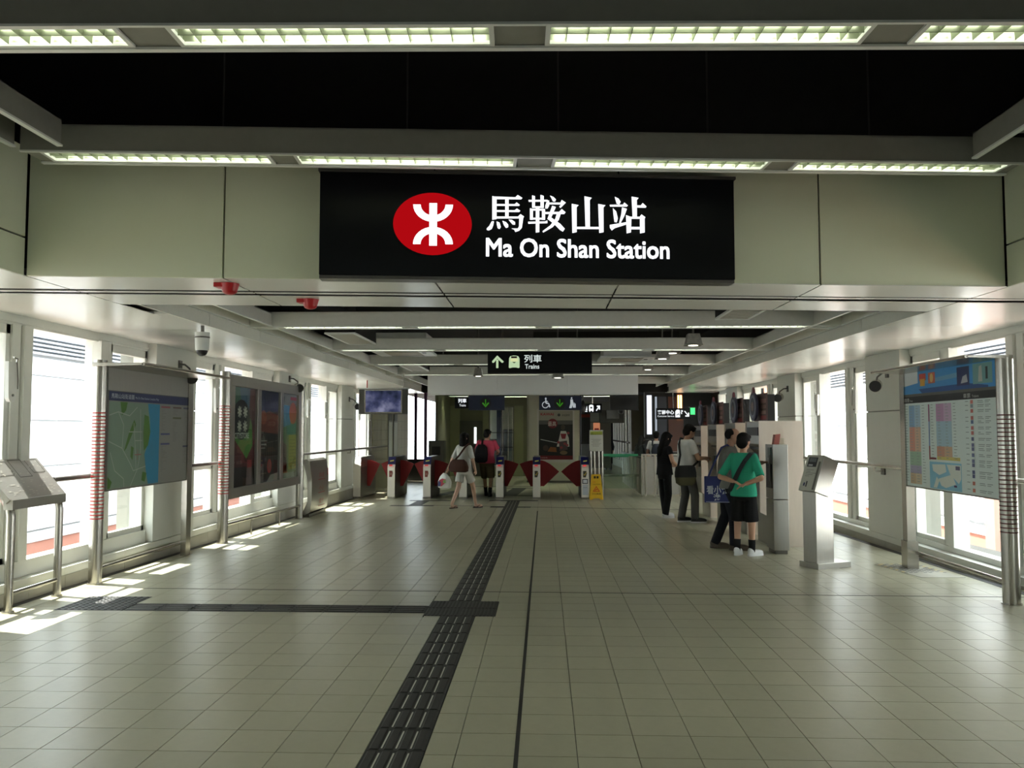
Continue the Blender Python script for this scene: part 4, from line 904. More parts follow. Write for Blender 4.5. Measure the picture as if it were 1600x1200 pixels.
P.poly([(0, 1.32), (.5, 1.32), (.55, .9), (0, .85)], pc(70, 132, 170), .002); P.ell(.68, 1.18, .22, .2, pc(190, 96, 56), .003); P.poly([(.3, .95), (.9, 1.0), (.88, .8), (.3, .78)], pc(64, 132, 110), .003); P.rect(.45, .15, .9, .78, pc(158, 158, 66), .002); P.poly([(.05, .12), (.36, .12), (.32, .6), (.1, .66)], pc(96, 84, 76), .003); P.poly([(.0, .7), (.3, .6), (.34, .95), (.0, .9)], pc(84, 120, 72), .003)
P.poly([(0, .1), (.4, .1), (.3, .25), (0, .22)], pc(176, 104, 60), .003); P.rect(0, 0, w_, .1, pc(150, 156, 140), .003)
for k in range(9): P.rect(.5, .2 + .06 * k, .84, .21 + .06 * k, pc(112, 118, 62), .004)
P.build('poster', pb)
cg = M()
for y0, w_ in ((12.27, .99), (13.44, 1.0), (14.60, .92)): cg.box(X1 + .012, X1 + .016, y0, y0 + w_, .73, 2.26)
cg.build('cover_glass', GLASS, pb)
# --- low notice stand beside it
ns = thing('notice_stand', 'low curved steel stand with red lettering by the posters', 'stand', (-4.62, 15.95, fz(16)))
pts = [(.0, .04), (.10, .10), (.13, .35), (.13, .75), (.08, 1.08), (.02, 1.12), (-.05, 1.10), (.05, .7), (.05, .3), (-.06, .06)]
M().prism(pts, 0, 1.25, 'y').build('curved_panel', STEEL, ns, smooth=True); M().box(-.08, .08, .02, 1.23, -.01, .06).build('base', STEELD, ns)
P = Print(PL((.134, .0, 0), (0, 1, 0)))
for k, t in enumerate(('請站穩', '小心', '緩步')): P.text(t, .50, .74 - .26 * k, .86, .84 - .26 * k, pc(176, 80, 76)); P.rect(.45, .69 - .26 * k, .95, .71 - .26 * k, pc(176, 110, 104))
P.rect(1.12, .76, 1.2, .90, pc(170, 30, 40)); P.build('lettering', ns)
# --- slanted tactile map at the left edge
tmp = thing('tactile_map', 'slanted metal tactile map on tube legs at the left edge', 'board', (0, 0, 0))
for y in (7.19, 7.92):
    M().tube([(-4.70, y, 0), (-4.70, y, .84), (-4.71, y, .90), (-4.76, y, .98), (-4.90, y, 1.14)], .036, 14).build('leg', STEELH, tmp, smooth=True)
    M().cyl((-4.70, y, 0), (-4.70, y, .012), .05, 14).build('foot', STEELH, tmp)
M().cyl((-4.70, 7.19, .16), (-4.70, 7.92, .16), .022, 10).build('cross_rail', STEELH, tmp, smooth=True)
ta, tb_ = Vector((-4.62, 0, .90)), Vector((-4.86, 0, 1.20)); tv = (tb_ - ta); 
plate = PL((-4.67, 7.12, .985), (0, 1, 0), (-.30, 0, .345)); PLT = mat('etched_plate', (.42, .41, .38), .38, metal=.6, var=.1)
q = []
for d in (-.05, 0):
    for a, b in ((0, 0), (.85, 0), (.85, .46), (0, .46)): q.append(plate.pt(a, b, d))
M().hexa(q).build('plate', PLT, tmp, bev=.004)
M().box(-4.74, -4.655, 7.14, 7.95, .90, .985).build('lip', STEEL, tmp)
P = Print(plate); lg = pc(190, 188, 178); dg = pc(80, 78, 70)
for a, b, c, d in ((.05, .27, .33, .43), (.38, .24, .56, .44), (.62, .28, .8, .44)): P.path([(a, b), (c, b), (c, d), (a, d), (a, b)], .008, dg)
for k in range(26): a, b = random.uniform(.06, .78), random.uniform(.26, .43); P.rect(a, b, a + .02, b + .012, lg, .001)
for k in range(46): a, b = random.uniform(.05, .76), .03 + .018 * random.randint(0, 10); P.rect(a, b, a + .03, b + .007, lg, .001)
P.build('relief', tmp)['kind'] = 'stuff'
# --- right: fare board under a canopy
pl_ = lambda r, g, b: pc(*(int(c + (255 - c) * .28) for c in (r, g, b)))
fb_ = thing('fare_board', 'fare table board with blue banner and banded post, right', 'board', (0, 0, 0)); X2 = 4.30
post(fb_, X2, 7.90, .075, 2.28, fz(7.9), (.66, 1.74, 28), BAND2)
M().box(X2 - .05, X2 + .05, 9.96, 10.08, fz(10), 2.28).build('flat_post', STEELH, fb_); M().box(X2 - .065, X2 + .065, 9.94, 10.10, fz(10), .30).build('post_sleeve', STEELH, fb_)
M().box(X2 - .03, X2 + .03, 7.97, 10.03, .94, 2.27).build('panel', STEELD, fb_, bev=.004)
cpv = M(); cpv.hexa([(X2 + .05, 7.83, 2.26), (X2 - .38, 7.83, 2.275), (X2 - .38, 10.05, 2.275), (X2 + .05, 10.05, 2.26), (X2 + .05, 7.83, 2.30), (X2 - .38, 7.83, 2.295), (X2 - .38, 10.05, 2.295), (X2 + .05, 10.05, 2.30)]); cpv.build('canopy', STEELH, fb_, bev=.004)
M().cyl((X2 - .38, 7.83, 2.285), (X2 - .38, 10.05, 2.285), .016, 12).build('canopy_rail', STEELH, fb_, smooth=True)
M().cyl((X2 + .05, 7.9, .17), (X2 + .05, 10.0, .17), .02, 10).build('foot_rail', STEELH, fb_, smooth=True)
P = Print(PL((X2 - .031, 10.02, .955), (0, -1, 0))); Wd = 2.04
def fx(px): return (px - 110) / 1180 * Wd
P.rect(0, 0, Wd, 1.31, pc(226, 238, 236)); P.rect(0, 1.06, Wd, 1.31, pc(70, 156, 222), .001); P.poly([(0, 1.15), (0, 1.31), (.40, 1.31), (.40, 1.18)], pc(232, 238, 242), .002); P.poly([(.42, 1.11), (1.5, 1.12), (1.9, 1.08), (1.9, 1.06), (.5, 1.06)], pc(28, 82, 150), .002); P.poly([(.5, 1.20), (1.3, 1.24), (1.3, 1.19), (.5, 1.16)], pc(120, 178, 216), .002)
P.rect(.44, 1.20, .60, 1.28, pc(206, 70, 50), .003); P.rect(.46, 1.14, .58, 1.22, pc(226, 170, 60), .004); P.rect(.66, 1.16, .82, 1.28, pc(200, 88, 50), .003); P.ell(.74, 1.22, .04, .05, pc(236, 200, 120), .004)
P.rect(1.30, 1.10, 1.55, 1.29, pc(32, 46, 100), .003); P.poly([(1.38, 1.12), (1.52, 1.13), (1.50, 1.21), (1.42, 1.19)], pc(190, 192, 200), .004); P.rect(1.62, 1.10, 1.98, 1.30, pc(120, 170, 172), .003); P.poly([(1.72, 1.12), (1.80, 1.12), (1.79, 1.28), (1.74, 1.27)], pc(196, 200, 190), .004); P.rect(1.86, 1.14, 1.90, 1.26, pc(40, 50, 50), .004)
P.rect(0, 1.03, Wd, 1.06, pc(92, 90, 84), .001); P.rect(0, .955, Wd, 1.03, pc(16, 18, 20), .002); P.text('車費', .05, .967, .17, 1.015, pc(210, 210, 208), .003); P.text('Fares', .19, .97, .26, .995, pc(200, 200, 198), .003); P.text('車票', 1.42, .967, 1.56, 1.015, pc(210, 210, 208), .003); P.text('Tickets', 1.59, .97, 1.72, .995, pc(200, 200, 198), .003)
for a, b, z0, z1, cc in ((.155, .29, .68, .93, (96, 146, 196)), (.29, .44, .68, .93, (146, 182, 206)), (.155, .29, .40, .68, (204, 112, 86)), (.29, .44, .40, .68, (206, 160, 126)), (.155, .44, .24, .40, (130, 172, 140)), (.155, .44, .15, .24, (150, 142, 180)), (.155, .29, .03, .15, (196, 160, 112)), (.29, .44, .03, .15, (206, 184, 144)),
                         (.82, .99, .74, .93, (172, 110, 166)), (.99, 1.16, .74, .93, (190, 150, 190)), (.82, 1.16, .47, .74, (142, 182, 204)), (.82, .99, .36, .47, (192, 116, 84)), (.99, 1.16, .36, .47, (196, 150, 110)), (.82, 1.32, .325, .36, (206, 188, 70))): P.rect(a, z0, b, z1, pl_(*cc), .002)
for a, z0, z1, cc in ((.0, .68, .93, (40, 60, 120)), (.0, .40, .68, (150, 30, 36)), (.0, .15, .40, (44, 84, 70)), (.0, .03, .15, (150, 50, 36)), (.635, .74, .93, (110, 30, 84)), (.635, .47, .74, (96, 132, 182)), (.635, .32, .47, (120, 24, 36))): P.rect(a, z0, a + .03, z1, pl_(*cc), .002)
P.rect(.665, .325, .80, .345, pc(130, 30, 40), .002)
g_ = pc(150, 164, 164)
for a in (.06, .18, .33, .48, .70, .86, 1.03, 1.2):
    z = .92
    while z > .04:
        if not (a > .6 and z < .34): P.rect(a, z, a + .04 + .03 * random.random(), z + .006, g_, .003)
        z -= .032
P.rect(.64, 0.01, 1.34, .30, pc(140, 200, 226), .002); P.poly([(.70, .27), (1.0, .28), (1.02, .20), (.86, .16), (.72, .20)], pc(226, 232, 226), .003); P.poly([(1.03, .28), (1.33, .28), (1.33, .14), (1.28, .09), (1.10, .18)], pc(226, 232, 226), .003); P.poly([(.84, .12), (1.14, .18), (1.22, .08), (1.0, .03), (.9, .05)], pc(226, 232, 226), .003); P.poly([(.72, .02), (.80, .14), (.86, .1), (.8, .02)], pc(226, 232, 226), .003); P.rect(1.22, .23, 1.31, .27, pc(110, 106, 140), .004); P.rect(1.18, .05, 1.24, .07, pc(90, 50, 110), .004)
zi = [.93, .89, .84, .77, .73, .67, .62, .56, .50, .46, .40, .34, .30, .23, .19, .12, .05]; ci = [(190, 70, 60), (80, 110, 130), (190, 70, 60), (190, 70, 60), (50, 80, 140), (190, 70, 60), (190, 70, 60), (50, 70, 130), (40, 50, 110), (40, 50, 110), (50, 70, 130), (40, 50, 110), (40, 50, 110), (40, 60, 120), (40, 60, 120), (190, 80, 60), (190, 80, 60)]
for z, cc in zip(zi, ci): P.rect(1.555, z - .022, 1.605, z + .014, pl_(*cc), .003); P.rect(1.45, z, 1.51, z + .007, g_, .003); P.rect(1.69, z, 1.69 + .12 * random.random() + .03, z + .007, g_, .003); P.rect(1.69, z - .016, 1.80, z - .01, g_, .003); P.rect(1.83, z, 1.93, z + .007, g_, .003); P.rect(1.83, z - .016, 1.9, z - .01, g_, .003)
P.build('fare_print', fb_)
# warning mat under the far post of the fare board
wmt = thing('floor_warning_mat', 'yellow and black striped mat under the fare board', 'mat', (0, 0, 0))
qm = [(3.98, 10.28), (4.12, 9.32), (4.60, 9.34), (4.50, 10.30)]
MM = M(); MM.hexa([(a, b, fz(b) + .0005) for a, b in qm] + [(a, b, fz(b) + .004) for a, b in qm]); MM.build('sheet', pc(172, 170, 158), wmt)
st = M(); cols_ = [pc(40, 38, 44), pc(200, 170, 40)]
def lerp4(u, v):
    a = [qm[0][i] + (qm[3][i] - qm[0][i]) * u for i in (0, 1)]; b = [qm[1][i] + (qm[2][i] - qm[1][i]) * u for i in (0, 1)]
    return (a[0] + (b[0] - a[0]) * v, a[1] + (b[1] - a[1]) * v)
for i in range(9):
    for j in range(16):
        e = i in (0, 8) or j in (0, 15)
        u0, u1, v0, v1 = i / 9 + .01, (i + .8) / 9, j / 16 + .008, (j + .62) / 16
        if random.random() < .12 and not e: continue
        st.add([(*lerp4(u, v), fz(9.8) + .0112 - .0055 + .000) for u, v in ((u0, v0), (u1, v0), (u1, v1), (u0, v1))], [(0, 1, 2, 3)], (i + j) % 2 if e else 0)
o_ = st.build('stripes', cols_, wmt, fix=False); o_['kind'] = 'stuff'
# ================================================================ TICKET MACHINES ON THE RIGHT
TVS = mat('machine_side_steel', (.66, .58, .50), .36, metal=.55, var=.06, scale=3, aniso=(8, 8, 1))
lb = ['nearest', 'second', 'third', 'farthest']
for k in range(4):
    y0 = 11.9 + 1.45 * k; z0 = fz(y0)
    t = thing('ticket_machine', 'tall steel ticket machine with curved front, %s of the four' % lb[k], 'machine', (3.05, y0, z0), 0, 'ticket machines')
    w_ = .80; H_ = 1.76
    prof = [(0, .50), (.0, .78), (.10, 1.0), (.11, 1.30), (.02, 1.42), (0, 1.44), (0, H_), (.60, H_), (.60, .42)]
    M().prism([(a + .012, b) for a, b in prof], .02, w_ - .02, 'y').build('body', STEEL, t)
    side = [(-.005, .48), (-.005, H_ + .01), (.61, H_ + .01), (.61, .0), (.16, .0), (.16, .40)]
    M().prism(side, 0, .02, 'y').build('side_panel', TVS, t); M().prism(side, w_ - .02, w_, 'y').build('side_panel', TVS, t)
    M().box(.15, .58, .04, w_ - .04, 0, .48).build('plinth', STEEL, t)
    M().box(.0, .012, .08, w_ - .08, 1.56, 1.68).build('display_slot', BLACK, t)
    M().box(.05, .10, .06, w_ - .06, 1.36, 1.40).build('hood', BLACK, t)
    M().box(.098, .108, .12, .62, 1.04, 1.30).build('touch_screen', mat('machine_screen', (.09, .10, .10), .2), t)
    M().box(.02, .05, .15, .55, .60, .68).build('coin_tray', BLACK, t)
    M().box(.06, .10, .60, .72, .95, 1.2).build('coin_slot', STEELD, t)
    # advertising topper: printed board, disc and black back box
    a = thing('machine_topper', 'advert topper with disc on the %s ticket machine' % lb[k], 'advert', (3.08, y0 + .02, z0 + H_ + .01), 0, 'toppers on the ticket machines')
    M().box(.10, .20, 0, .72, 0, .38).build('back_box', BLACK, a); M().box(.085, .10, .0, .72, .0, .40).build('print_board', pc(82, 52, 50), a)
    P = Print(PL((.085, .72, 0), (0, -1, 0)))
    for j, (p0, q0, p1, q1, cc) in enumerate(((.40, .26, .70, .32, (150, 110, 104)), (.40, .18, .70, .23, (130, 96, 90)), (.42, .10, .68, .15, (160, 130, 120)), (.40, .02, .70, .08, (150, 40, 36)), (.1, .3, .3, .36, (140, 60, 60)))): P.rect(p0, q0, p1, q1, pc(*cc), .001)
    P.build('print', a)
    dy = .45 if k % 2 == 0 else .28
    dsc = M(); n = 28; dsc.prism([(dy + .21 * math.cos(2 * math.pi * i / n), .215 + .21 * math.sin(2 * math.pi * i / n)) for i in range(n)], .0, .03, 'x'); dd = dsc.build('disc', pc(62, 60, 84), a)
    for r_, cc in ((.17, (120, 122, 140)), (.13, (40, 40, 62)), (.07, (110, 84, 80))):
        M().prism([(dy + r_ * math.cos(2 * math.pi * i / n), .215 + r_ * math.sin(2 * math.pi * i / n)) for i in range(n)], -.003 - (.18 - r_) * .03, 0, 'x').build('dial_ring', pc(*cc), dd)
    M().prism([(dy - .05, .41), (dy + .05, .41), (dy + .035, .47), (dy - .01, .5), (dy - .04, .46)], .0, .03, 'x').build('crest', pc(116, 60, 70), a)
# slim enquiry machine in front
iq = thing('enquiry_machine', 'slim steel fare enquiry pillar the man points at', 'machine', (3.02, 11.12, fz(11.1)))
M().box(0, .20, 0, .36, .72, 1.44).build('upper_body', STEEL, iq, bev=.005); M().box(0, .20, 0, .36, .05, .712).build('lower_body', STEEL, iq, bev=.005); M().box(.02, .18, .02, .34, 0, .05).build('foot', STEELD, iq)
M().box(-.01, 0, .04, .30, .86, 1.18).build('reader_panel', BLACK, iq); M().box(-.014, 0, .06, .2, 1.26, 1.40).build('screen', pc(120, 126, 124), iq); M().box(-.02, -.01, .07, .12, .95, 1.3).build('card_slot', STEELD, iq)
lf = thing('leaflet_stack', 'reddish leaflets standing on the enquiry pillar', 'leaflets', (3.06, 11.2, fz(11.1) + 1.44)); m = M(); m.hexa([(0, 0, 0), (.07, 0, 0), (.07, .1, 0), (0, .1, 0), (.02, 0, .13), (.09, 0, .14), (.09, .1, .14), (.02, .1, .13)]); m.build('leaflet', pc(176, 100, 92), lf); M().box(.085, .15, .05, .1, 0, .085).build('card_holder', pc(196, 190, 170), lf)
# information kiosk with slanted head
ik = thing('information_kiosk', 'steel information kiosk with slanted head on a plinth', 'kiosk', (3.18, 9.90, fz(9.9)), R(25))
# local x points away from the user (into the room's right), y towards the far side
M().box(-.03, .47, -.05, .26, 0, .065).build('base_plate', STEEL, ik, bev=.003)
M().prism([(.0, .065), (.0, .93), (.22, .93), (.22, .80), (.26, .74), (.26, .065)], 0, .22, 'y').build('column', STEEL, ik, bev=.003)
head = [(-.04, .90), (.17, .83), (.34, 1.24), (.12, 1.32)]
M().prism(head, -.025, .245, 'y').build('head', STEEL, ik, bev=.004)
hp = PL((-.04, .245, .90), (0, -1, 0), (.16, 0, .42))
P = Print(hp); P.rect(.005, .005, .265, .44, pc(186, 186, 176), .001); P.rect(.04, .30, .19, .42, pc(48, 48, 52), .002); P.rect(.06, .36, .17, .41, pc(104, 108, 112), .003); P.rect(.06, .31, .13, .33, pc(180, 180, 184), .003); P.rect(.215, .02, .25, .37, pc(104, 102, 98), .002)
for k in range(5): P.rect(.05, .18 + k * .02, .12 + .05 * (k % 3), .185 + k * .02, pc(110, 110, 106), .002)
P.rect(.06, .06, .085, .10, pc(30, 40, 90), .002); P.rect(.10, .05, .12, .12, pc(40, 40, 50), .002); P.build('front_print', ik)

# ================================================================ SMALL FITTINGS
# handrails along both window walls
def handrail(side, y0, y1, x, z, ys, label):
    h = thing('handrail', label, 'handrail'); M().cyl((x, y0, z), (x, y1, z), .026, 12).build('bar', STEELD if side < 0 else STEELH, h, smooth=True)
    for y in ys:
        M().tube([(x, y, z - .02), (x, y, z - .08), (x + side * .12, y, z - .08)], .012, 8).build('bracket', STEELH, h, smooth=True)
        M().box(min(x + side * .10, x + side * .125), max(x + side * .10, x + side * .125), y - .06, y + .06, z - .13, z - .04).build('bracket_plate', STEELD, h)
handrail(-1, 7.97, 25.3, -4.80, 1.115, [c + .6 for c in COLS_L if c > 8], 'dark handrail along the left window wall')
handrail(1, -6, 23.0, 4.68, 1.10, [c + .6 for c in COLS_R], 'steel handrail along the right window wall')
# white window winders on the mullions
def winder(side, y, x, z, label):
    w_ = thing('window_winder', label, 'handle', (x, y, z), 0, 'window winders')
    s = -side
    M().prism([(-.055, .03), (-.03, 0), (.03, 0), (.055, .04), (.07, .37), (-.07, .37)], 0, s * .035, 'x').build('cover', WHITE, w_)
    M().tube([(s * .045, .03, .36), (s * .05, .035, .40), (s * .05, -.02, .41)], .008, 6).build('crank', STEELH, w_)
    M().tube([(s * .05, .03, .36), (s * .05, .05, .2), (s * .05, .05, .12)], .005, 6).build('cord', STEELD, w_); M().cyl((s * .035, 0, .06), (s * .045, 0, .06), .012, 8).build('screw', STEELD, w_)
nl = 0
for side, cols, ys in ((-1, COLS_L, (7.45, 12.25, 17.1, 18.45, 21.9, 23.2)), (1, COLS_R, (8.35, 10.2, 13.15, 14.95, 19.55))):
    for k, y in enumerate(ys):
        od = ['first', 'second', 'third', 'fourth', 'fifth', 'sixth'][k]
        winder(side, y, (-4.93 if side < 0 else 4.88), 1.86, 'white window winder on the %s wall, %s from the camera' % ('left' if side < 0 else 'right', od))
# cameras on arms
def bullet(x, y, z, side, label, dark=True):
    c = thing('bullet_camera', label, 'camera', (x, y, z)); s = side
    M().box(min(s * .0, s * -.02), max(s * .0, s * -.02), -.045, .045, .03, .15).build('wall_plate', STEELD, c)
    M().tube([(-s * .02, 0, .10), (-s * .10, -.06, .09), (-s * .20, -.14, .03), (-s * .21, -.15, 0)], .013, 8).build('arm', STEELD, c, smooth=True)
    d = Vector((-s * .45, -1, -.15)).normalized(); p = Vector((-s * .22, -.13, -.085))
    M().cyl(p - d * .12, p + d * .12, .082, 20).build('barrel', WHITE if not dark else STEELH, c, smooth=True); M().cyl(p + d * .12, p + d * .125, .076, 20).build('lens', BLACK, c)
bullet(4.80, 11.75, 2.30, 1, 'bullet camera on the nearest right column'); bullet(4.80, 16.5, 2.32, 1, 'bullet camera on the second right column'); bullet(-4.88, 20.6, 2.28, -1, 'white bullet camera beside the television', False)
bullet(-4.88, 10.9, 2.38, -1, 'bullet camera on the nearest left column behind the map'); bullet(-4.88, 15.7, 2.49, -1, 'bullet camera on the left column above the posters')
dc = thing('dome_camera', 'white dome camera hanging from the left ceiling', 'camera', (-3.57, 8.5, 2.37))
M().cyl((0, 0, .24), (0, 0, .50), .02, 10).build('stem', STEELD, dc); M().cyl((0, 0, .06), (0, 0, .25), .068, 20, .075).build('housing', WHITE, dc, smooth=True); M().ell((0, 0, .06), (.058, .058, .06), 16, 10).build('dome', BLACK, dc, smooth=True); M().cyl((0, 0, .19), (0, 0, .205), .077, 20).build('ring', STEELD, dc)
# television by the left gates
tv = thing('television', 'hanging flat television showing a bluish picture', 'television', (-4.05, 18.0, 1.95))
M().box(0, 1.07, 0, .12, 0, .545).build('casing', mat('tv_dark', (.06, .06, .055), .4), tv, bev=.006); M().box(-.02, 1.09, -.04, .14, .545, .57).build('top_cover', LGREY, tv); M().box(.125, .955, -.012, 0, .02, .535).build('bezel', STEELH, tv)
def tvmat():
    m = bpy.data.materials.new('tv_picture'); m.use_nodes = True; nt = m.node_tree; nt.nodes.clear()
    tc = nt.nodes.new('ShaderNodeTexCoord'); no = nt.nodes.new('ShaderNodeTexNoise'); no.inputs['Scale'].default_value = 3.2; no.inputs['Detail'].default_value = 5
    cr = nt.nodes.new('ShaderNodeValToRGB'); e = cr.color_ramp.elements; e[0].position = .3; e[0].color = (.012, .018, .035, 1); e[1].position = .72; e[1].color = (.30, .31, .46, 1); k = cr.color_ramp.elements.new(.5); k.color = (.065, .075, .16, 1)
    em = nt.nodes.new('ShaderNodeEmission'); em.inputs[1].default_value = .48; o = nt.nodes.new('ShaderNodeOutputMaterial')
    nt.links.new(tc.outputs['Object'], no.inputs['Vector']); nt.links.new(no.outputs['Fac'], cr.inputs[0]); nt.links.new(cr.outputs[0], em.inputs[0]); nt.links.new(em.outputs[0], o.inputs[0]); return m
M().box(.15, .93, -.016, -.012, .045, .51).build('screen', tvmat(), tv); M().cyl((.17, .05, .57), (.17, .05, .742), .012, 8).build('hanger', RED, tv); M().cyl((.98, .05, .57), (.98, .05, .88), .012, 8).build('hanger', STEELH, tv)
# red fire alarm sounders under the crown
for (x, y, z, lb_) in ((-2.36, 6.02, 2.69, 'red fire alarm sounder at the bulkhead edge'), (-1.97, 6.78, 2.69, 'red fire alarm sounder behind the ceiling slot')):
    f = thing('fire_alarm', lb_, 'alarm', (x, y, z)); M().box(-.075, .02, -.05, .05, -.035, 0).build('base', RED, f, bev=.006); M().cyl((.03, 0, -.06), (.03, 0, -.005), .055, 20, .07).build('bell', RED, f, smooth=True); M().ell((.03, 0, -.06), (.055, .055, .028), 16, 8).build('dome', RED, f, smooth=True)
# ceiling vents with white grilles
def vent(x0, x1, y0, y1, z, label, n=12):
    v = thing('air_vent', label, 'vent', (x0, y0, z)); w_, l_ = x1 - x0, y1 - y0
    M().box(.005, w_ - .005, .005, l_ - .005, .02, .30).build('box', VOID, v)
    for a in ((0, w_, 0, .035), (0, w_, l_ - .035, l_), (0, .035, .035, l_ - .035), (w_ - .035, w_, .035, l_ - .035)): M().box(a[0], a[1], a[2], a[3], 0, .02).build('frame_bar', EDGE, v)
    for k in range(n):
        yy = .04 + (l_ - .08) * (k + .5) / n; M().box(.035, w_ - .035, yy - l_ / n * .28, yy + l_ / n * .28, .004, .014).build('slat', mat('vent_slat', (.46, .44, .38), .5), v)
vent(-2.88, -2.47, 10.72, 12.1, 2.86, 'black sided air vent with white grille, left ceiling', 16); vent(-2.85, -2.45, 16.2, 17.7, 2.86, 'air vent with white grille farther along the left ceiling', 14); vent(1.91, 2.29, 8.42, 9.3, 2.83, 'air vent with white grille just right behind the crown', 10)
# cassette air conditioners
for x0, y0, label in ((-2.76, 13.0, 'white cassette air conditioner left of the trains sign'), (.98, 14.35, 'white cassette air conditioner right of the trains sign')):
    a = thing('air_conditioner', label, 'air conditioner', (x0, y0, 2.85)); W_ = .95
    M().box(.06, W_ - .06, .06, W_ - .06, .03, .30).build('body', WHITE, a); M().box(0, W_, 0, W_, 0, .035).build('fascia', WHITE, a, bev=.006); M().box(.2, W_ - .2, .2, W_ - .2, -.006, 0).build('grille', mat('ac_grille', (.45, .40, .33), .5), a)
    for q in ((.2, W_ - .2, .07, .13), (.2, W_ - .2, W_ - .13, W_ - .07)): M().box(q[0], q[1], q[2], q[3], -.004, 0).build('outlet', STEELD, a)
    M().box(W_ - .16, W_ - .10, .3, .4, -.004, 0).build('badge', BLACK, a)
# square downlights
for k, (x, y, z, s, label) in enumerate(((2.10, 11.7, 2.80, .11, 'chrome downlight nearest on the right ceiling'), (1.98, 13.9, 2.80, .11, 'chrome downlight second on the right ceiling'), (2.22, 14.4, 2.94, .13, 'flat round downlight between two chrome ones'), (.25, 14.9, 2.55, .10, 'chrome downlight under the trains sign right end'), (2.1, 16.8, 2.83, .10, 'chrome downlight third on the right ceiling'), (-1.35, 17.0, 2.72, .09, 'chrome downlight left of the trains sign'))):
    d = thing('downlight', label, 'light', (x, y, z), 0, 'chrome downlights'); q = s
    m = M(); m.hexa([(-q, -q, 0), (q, -q, 0), (q, q, 0), (-q, q, 0), (-q * .72, -q * .72, .15), (q * .72, -q * .72, .15), (q * .72, q * .72, .15), (-q * .72, q * .72, .15)]); m.build('reflector', mat('chrome_dark', (.50, .49, .44), .4, metal=.4, var=.45, scale=25), d)
    M().box(-q * 1.08, q * 1.08, -q * 1.08, q * 1.08, -.012, 0).build('rim', STEELH, d); M().cyl((0, 0, -.016), (0, 0, -.012), q * .6, 16).build('lamp', emis('downlight_glow', (1, .95, .85), 3.0), d); M().cyl((0, 0, .15), (0, 0, 3.75 - z), .015, 8).build('stem', STEELD, d)
# ================================================================ PEOPLE
SKIN = mat('skin', (.52, .30, .20), .5, var=.05); SKIN2 = mat('skin_tan', (.36, .19, .125), .5, var=.05); SKIN3 = mat('skin_pale', (.60, .38, .28), .5, var=.05)
HAIR = mat('black_hair', (.008, .007, .007), .75, var=.3, scale=40, aniso=(1, 1, .1), spec=.15)
def cloth(name, c): return mat(name, c, .85, var=.12, scale=9, bump=.25, bscale=14, spec=.2)
def ring(cx, cy, z, rx, ry, n=20, p=.85):
    o = []
    for k in range(n):
        t = 2 * math.pi * k / n; c, s = math.cos(t), math.sin(t)
        o.append((cx + rx * math.copysign(abs(c) ** p, c), cy + ry * math.copysign(abs(s) ** p, s), z))
    return o
def vox(o, size, smooth=4):
    m = o.modifiers.new('remesh', 'REMESH'); m.mode = 'VOXEL'; m.voxel_size = size; m.use_smooth_shade = True
    s = o.modifiers.new('smooth', 'SMOOTH'); s.factor = .5; s.iterations = smooth
    return o
TORSO = [(.80, .140, .095), (.88, .168, .115), (.96, .158, .108), (1.06, .138, .098), (1.16, .148, .102), (1.27, .166, .108), (1.35, .172, .100), (1.405, .140, .085), (1.445, .075, .062)]
def bone(m, a, b, r0, r1, n=14):
    m.cyl(a, b, r0, n, r1); m.ell(a, (r0, r0, r0), 12, 8); m.ell(b, (r1, r1, r1), 12, 8)
def hand(m, w, d, side, curl=.5, point=False):
    """palm and five bent fingers leaving the wrist w along d"""
    w = Vector(w); d = Vector(d).normalized(); up = Vector((0, 0, 1)) if abs(d.z) < .8 else Vector((0, 1, 0))
    s = d.cross(up).normalized(); nrm = s.cross(d).normalized()
    if abs(d.z) >= .8: s, nrm = nrm, s
    rot = Matrix((s, d, nrm)).transposed()
    m.ell(w + d * .05, (.038, .052, .017), 12, 8, rot=rot)
    for k, l in enumerate((.066, .076, .070, .055)):
        b = w + d * .088 + s * (-.027 + .018 * k)
        c = 0.05 if (point and k == 0) else curl
        d1 = (d * math.cos(c) - nrm * math.sin(c)); d2 = (d * math.cos(2.1 * c) - nrm * math.sin(2.1 * c))
        m.tube([b - d * .02, b + d1 * l * .5, b + d1 * l * .5 + d2 * l * .5], [.0095, .009, .0075], 8)
    t0 = w + d * .02 - s * .03
    m.tube([t0, t0 - s * .022 + d * .03 - nrm * .01, t0 - s * .02 + d * .06 - nrm * .025], [.012, .0105, .008], 8)
